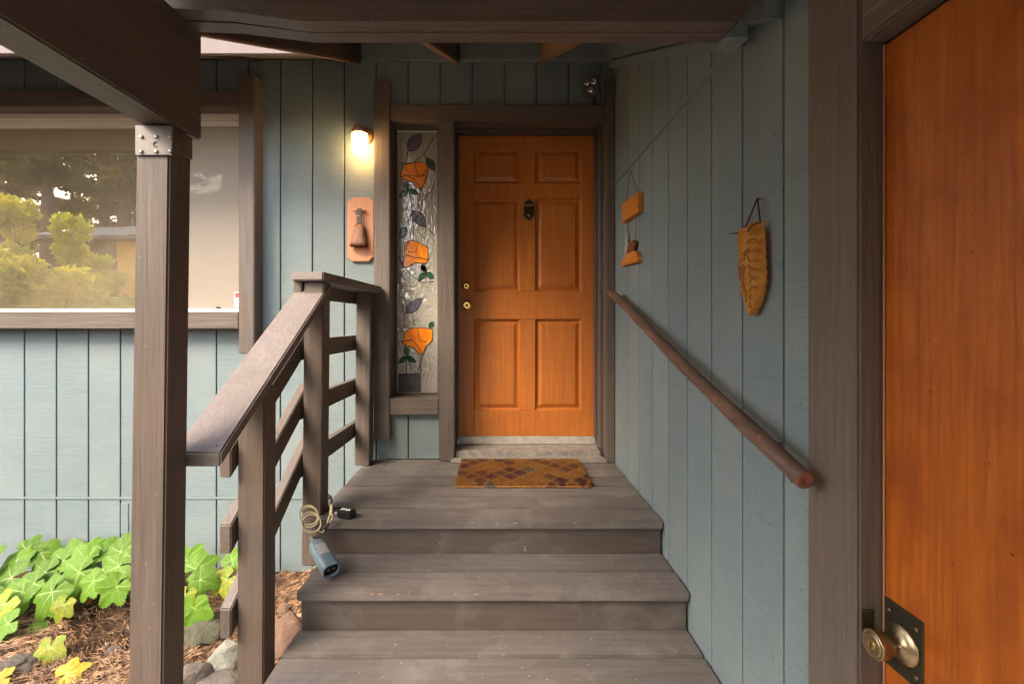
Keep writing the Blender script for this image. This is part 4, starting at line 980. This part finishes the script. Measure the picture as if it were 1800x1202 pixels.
plant('bright green broad-leaved plant left of the tall post', (X(170, 2.72), 2.78), [
    L_(150, 985, 2.78, .13, 195, 42), L_(140, 1005, 2.70, .14, 215, 50), L_(182, 968, 2.86, .12, 20, 35), L_(180, 1000, 2.74, .12, 330, 45), L_(165, 1020, 2.64, .11, 240, 50), L_(125, 970, 2.90, .11, 170, 35), L_(160, 962, 2.90, .10, 40, 30)])
plant('bright green broad-leaved plant partly hidden behind the tall post', (X(225, 2.7), 2.76), [
    L_(212, 970, 2.80, .13, 40, 45), L_(208, 995, 2.74, .13, 200, 45), L_(206, 1030, 2.60, .12, 250, 65), L_(250, 990, 2.75, .14, 10, 45), L_(270, 1010, 2.68, .14, 290, 50)])
plant('bright green plant between the tall post and the lower railing post', (X(335, 2.62), 2.70), [
    L_(345, 1000, 2.72, .12, 30, 55), L_(352, 1018, 2.66, .10, 330, 60), L_(342, 1068, 2.52, .13, 285, 70), L_(328, 985, 2.78, .11, 60, 45), L_(326, 1045, 2.58, .08, 260, 65, 0, 9)])
plant('small green sprig of two leaves beside the lower railing post', (X(365, 2.72), 2.80), [
    L_(408, 985, 2.78, .095, 60, 60), L_(398, 1018, 2.70, .10, 230, 65, 0, 9)])
# yaw: screen direction of the tip
def fallen(nm, label, px, py, d, me, size, yaw, pitch, roll, up=.02):
    p = P(px, py, d); z = gh(p.x, p.y)+up; o = bpy.data.objects.new(nm, me); COL.objects.link(o)
    o.matrix_basis = leafM(Vector((p.x, p.y, z)), size, yaw, pitch, roll); o['label'] = label; o['category'] = 'leaf'; o['group'] = 'fallen leaves on the bed'
fallen('fallen_leaf', 'green leaf yellowing at its tip low in the bed', 88, 1140, gd(1160), LMY, .095, 280, 50, 0, .07)
fallen('fallen_leaf', 'bright yellow leaf at the bottom left of the bed', 118, 1190, gd(1200), LMYel, .08, 40, 30, 10, .035)
fallen('fallen_leaf', 'yellow leaf in the bottom left corner', 5, 1195, gd(1200), LMYel, .07, 200, 30, 0, .03)
fallen('fallen_leaf', 'curled dry orange leaf under the green plants', 163, 1062, gd(1080), LMD, .05, 300, 50, 10, .05)
fallen('fallen_leaf', 'pale yellow-green leaf hanging left of the tall post', 206, 1062, gd(1075), LMYel, .05, 270, 75, 0, .09)
fallen('fallen_leaf', 'small green leaf lying left of the yellowing leaf', 62, 1112, gd(1118), LM[1], .065, 20, 20, 10, .02)
for i, (x0, y0, x1, y1) in enumerate(((30, 1135, 150, 1075), (0, 1120, 60, 1085), (335, 1150, 410, 1185), (60, 1180, 190, 1140))):
    a, c = P(x0, y0, gd(y0)), P(x1, y1, gd(y1)); pts = [a.lerp(c, t)+Vector((0, 0, .012+.01*math.sin(t*5+i))) for t in np.linspace(0, 1, 7)]
    for q in pts: q.z = max(q.z, gh(q.x, q.y)+.004)
    single('twig', tube(new(), pts, .0025, 5), TWIG, ('thin dry twig lying left of the yellowing leaf', 'short dry twig at the left edge of the bed', 'dry twig beside the pale rock', 'long dry twig running toward the small grey stone')[i], 'twig', tuple(pts[0]), 'dry twigs on the bed')

# ================================================================ yard behind the camera (seen in the window)
def foliage_obj(t, nm, centers, n, size, m, seed, stretch=(1, 1, 1)):
    r2 = np.random.default_rng(seed); C = np.array([c[:3] for c in centers]); Rr = np.array([c[3] for c in centers])
    idx = r2.choice(len(C), n, p=Rr**2/np.sum(Rr**2)); d = r2.normal(0, 1, (n, 3)); d /= np.linalg.norm(d, axis=1)[:, None]
    rad = Rr[idx]*r2.uniform(.35, 1.08, n)**.6
    p = C[idx]+d*rad[:, None]*np.array(stretch)
    a = r2.normal(0, 1, (n, 3)); a /= np.linalg.norm(a, axis=1)[:, None]; b_ = np.cross(a, r2.normal(0, 1, (n, 3))); b_ /= np.linalg.norm(b_, axis=1)[:, None]
    s_ = size*r2.uniform(.6, 1.4, n)[:, None]
    V_ = np.concatenate([p-a*s_, p+b_*s_*.45, p+a*s_, p-b_*s_*.45])-np.array(t.loc); i = np.arange(n)
    o = bpy.data.objects.new(nm, np_mesh(nm, V_, np.stack([i, i+n, i+2*n, i+3*n], 1))); COL.objects.link(o); o.data.materials.append(m); o.parent = t.o; return o
def pine(label, x, y, h, seed, base=.12, spread=.2, n=9000, m=NEEDLE):
    rnd = random.Random(seed); z0 = gh(x, y)-.1; t = Thing('pine_tree', label, 'tree', (x, y, z0), 'pine trees reflected in the window')
    t.part('trunk', tube(new(), [(x, y, z0), (x+.08, y, z0+h*.35), (x, y+.1, z0+h*.7), (x, y, z0+h)], [.02*h, .016*h, .01*h, .02], 10), BARK)
    cs = []; lb = new()
    for k in range(46):
        q = base+(1-base)*rnd.random(); rr_ = h*spread*(1-q)**.7*rnd.uniform(.35, 1)+.2; a = rnd.uniform(0, 6.28)
        tip = Vector((x+rr_*math.cos(a), y+rr_*math.sin(a), z0+h*q-rr_*.25)); tube(lb, [(x, y, z0+h*q), tip], [.03, .01], 4)
        for f_ in (.45, .75, 1): c_ = Vector((x, y, z0+h*q)).lerp(tip, f_); cs.append((*c_, rnd.uniform(.25, .55)))
    t.part('limbs', lb, BARK); foliage_obj(t, 'crown', cs, n, .13, m, seed, (1, 1, .5))
def shrub(label, x, y, h, r_, seed, m, n=3500, size=.09):
    rnd = random.Random(seed); z0 = gh(x, y)-.05; t = Thing('shrub', label, 'shrub', (x, y, z0), 'shrubs reflected in the window'); cs = []; lb = new()
    for k in range(16):
        a = rnd.uniform(0, 6.28); rr_ = r_*rnd.uniform(.2, 1); q = Vector((x+rr_*math.cos(a), y+rr_*math.sin(a), z0+h*rnd.uniform(.35, 1)))
        tube(lb, [(x, y, z0), (x+rr_*.5*math.cos(a), y+rr_*.5*math.sin(a), z0+h*.4), q], [.02, .012, .004], 5); cs.append((*q, rnd.uniform(.18, .38)))
    t.part('stems', lb, TWIG); foliage_obj(t, 'foliage', cs, n, size, m, seed)
def Rm(px, py, dm_):                                  # point whose mirror image in the pane (Y=GY) is seen at px,py at mirrored depth dm_
    q = P(px, py, dm_); return Vector((q.x, 2*GY-dm_, q.z))
for i, (px, dm_, h, rr_, m) in enumerate(((15, 9.0, 2.5, 1.0, SHRUBY), (75, 9.6, 2.2, .9, SHRUBY), (115, 10.4, 2.0, .8, SHRUBY), (-60, 9.2, 2.6, 1.1, SHRUBY), (150, 11, 1.5, .8, SHRUBG), (185, 10.2, 1.3, .7, SHRUBG), (130, 10, 1.0, .6, SHRUBR), (350, 12, 1.6, 1.0, SHRUBG), (395, 12.5, 1.9, 1.0, SHRUBG), (160, 12.0, 2.1, .7, SHRUBY), (215, 11.6, 1.0, .6, SHRUBR), (60, 11.0, 3.4, .9, SHRUBY))):
    q = Rm(px, 560, dm_)
    shrub(('tall yellow-green shrub reflected at the left of the window', 'yellow shrub reflected beside the tallest one', 'yellow-green shrub reflected in front of the house', 'yellow shrub left of the reflected group', 'dark green shrub reflected before the brown house', 'low green shrub reflected beside the yellow-orange door', 'low russet shrub in the window reflection', 'green shrub reflected right of the tall post', 'green shrub reflected at the right end of the window', 'slender yellow shrub reflected against the brown house wall', 'small russet shrub reflected below the yellow-orange door', 'highest yellow-leaved shrub reflected behind the others')[i], q.x, q.y, h, rr_, 40+i, m)
for i, (px, dm_, h, base) in enumerate(((-70, 19, 13, .15), (20, 21, 14, .12), (82, 18, 12, .3), (182, 23, 15, .2), (215, 19, 12, .3), (272, 18, 12, .3), (310, 22, 14, .2), (395, 20, 13, .2), (430, 24, 15, .1), (500, 22, 13, .1))):
    q = Rm(px, 500, dm_)
    pine('tall pine reflected in the window, number %s from the left' % ('one two three four five six seven eight nine ten'.split()[i]), q.x, q.y, h, 70+i, base)
for i, (px, dm_) in enumerate(((0, 30), (90, 33), (240, 30), (330, 33), (420, 31), (50, 26), (128, 27), (175, 27), (225, 26))):
    q = Rm(px, 500, dm_); pine('distant pine behind the reflected pines, number %s from the left' % ('one two three four five six seven eight nine'.split()[i]), q.x, q.y, 15 if i < 5 else 9, 90+i, .03, .2 if i < 5 else .3, 6000)
# neighbouring brown house with yellow-orange door
q0, q1 = Rm(95, 500, 13.5), Rm(330, 500, 13.5); hy = q0.y; hx0, hx1 = q0.x, q1.x
nz0 = gh((hx0+hx1)/2, hy)-.4; ez = CAMZ+(CY-420)*13.5/F
nh = Thing('neighbour_house', 'low brown house with grey roof and yellow-orange door reflected in the window', 'house', ((hx0+hx1)/2, hy, nz0))
nh.part('wall', box(hx0, hx1, hy-4, hy, nz0, ez, bev=.01), FARBR)
nh.part('roof', prism(new(), [(hy+.5, ez-.08), (hy+.5, ez+.02), (hy-2, ez+.75), (hy-4.6, ez+.02), (hy-4.6, ez-.08)], lambda u, v, w_: (hx0-.4+w_, u, v), hx1-hx0+.8), ROOFM)
d0, d1 = Rm(202, 500, 13.4).x, Rm(262, 500, 13.4).x
ndoor = nh.part('door', box(d0, d1, hy+.01, hy+.06, nz0+.2, ez-.09, bev=.01), FARDOOR)
for k in range(3): nh.part('door_panel', box(d0+.12, d1-.12, hy+.061, hy+.075, nz0+.3+k*.85, nz0+1.0+k*.85, bev=.01), FARDOOR, ndoor)
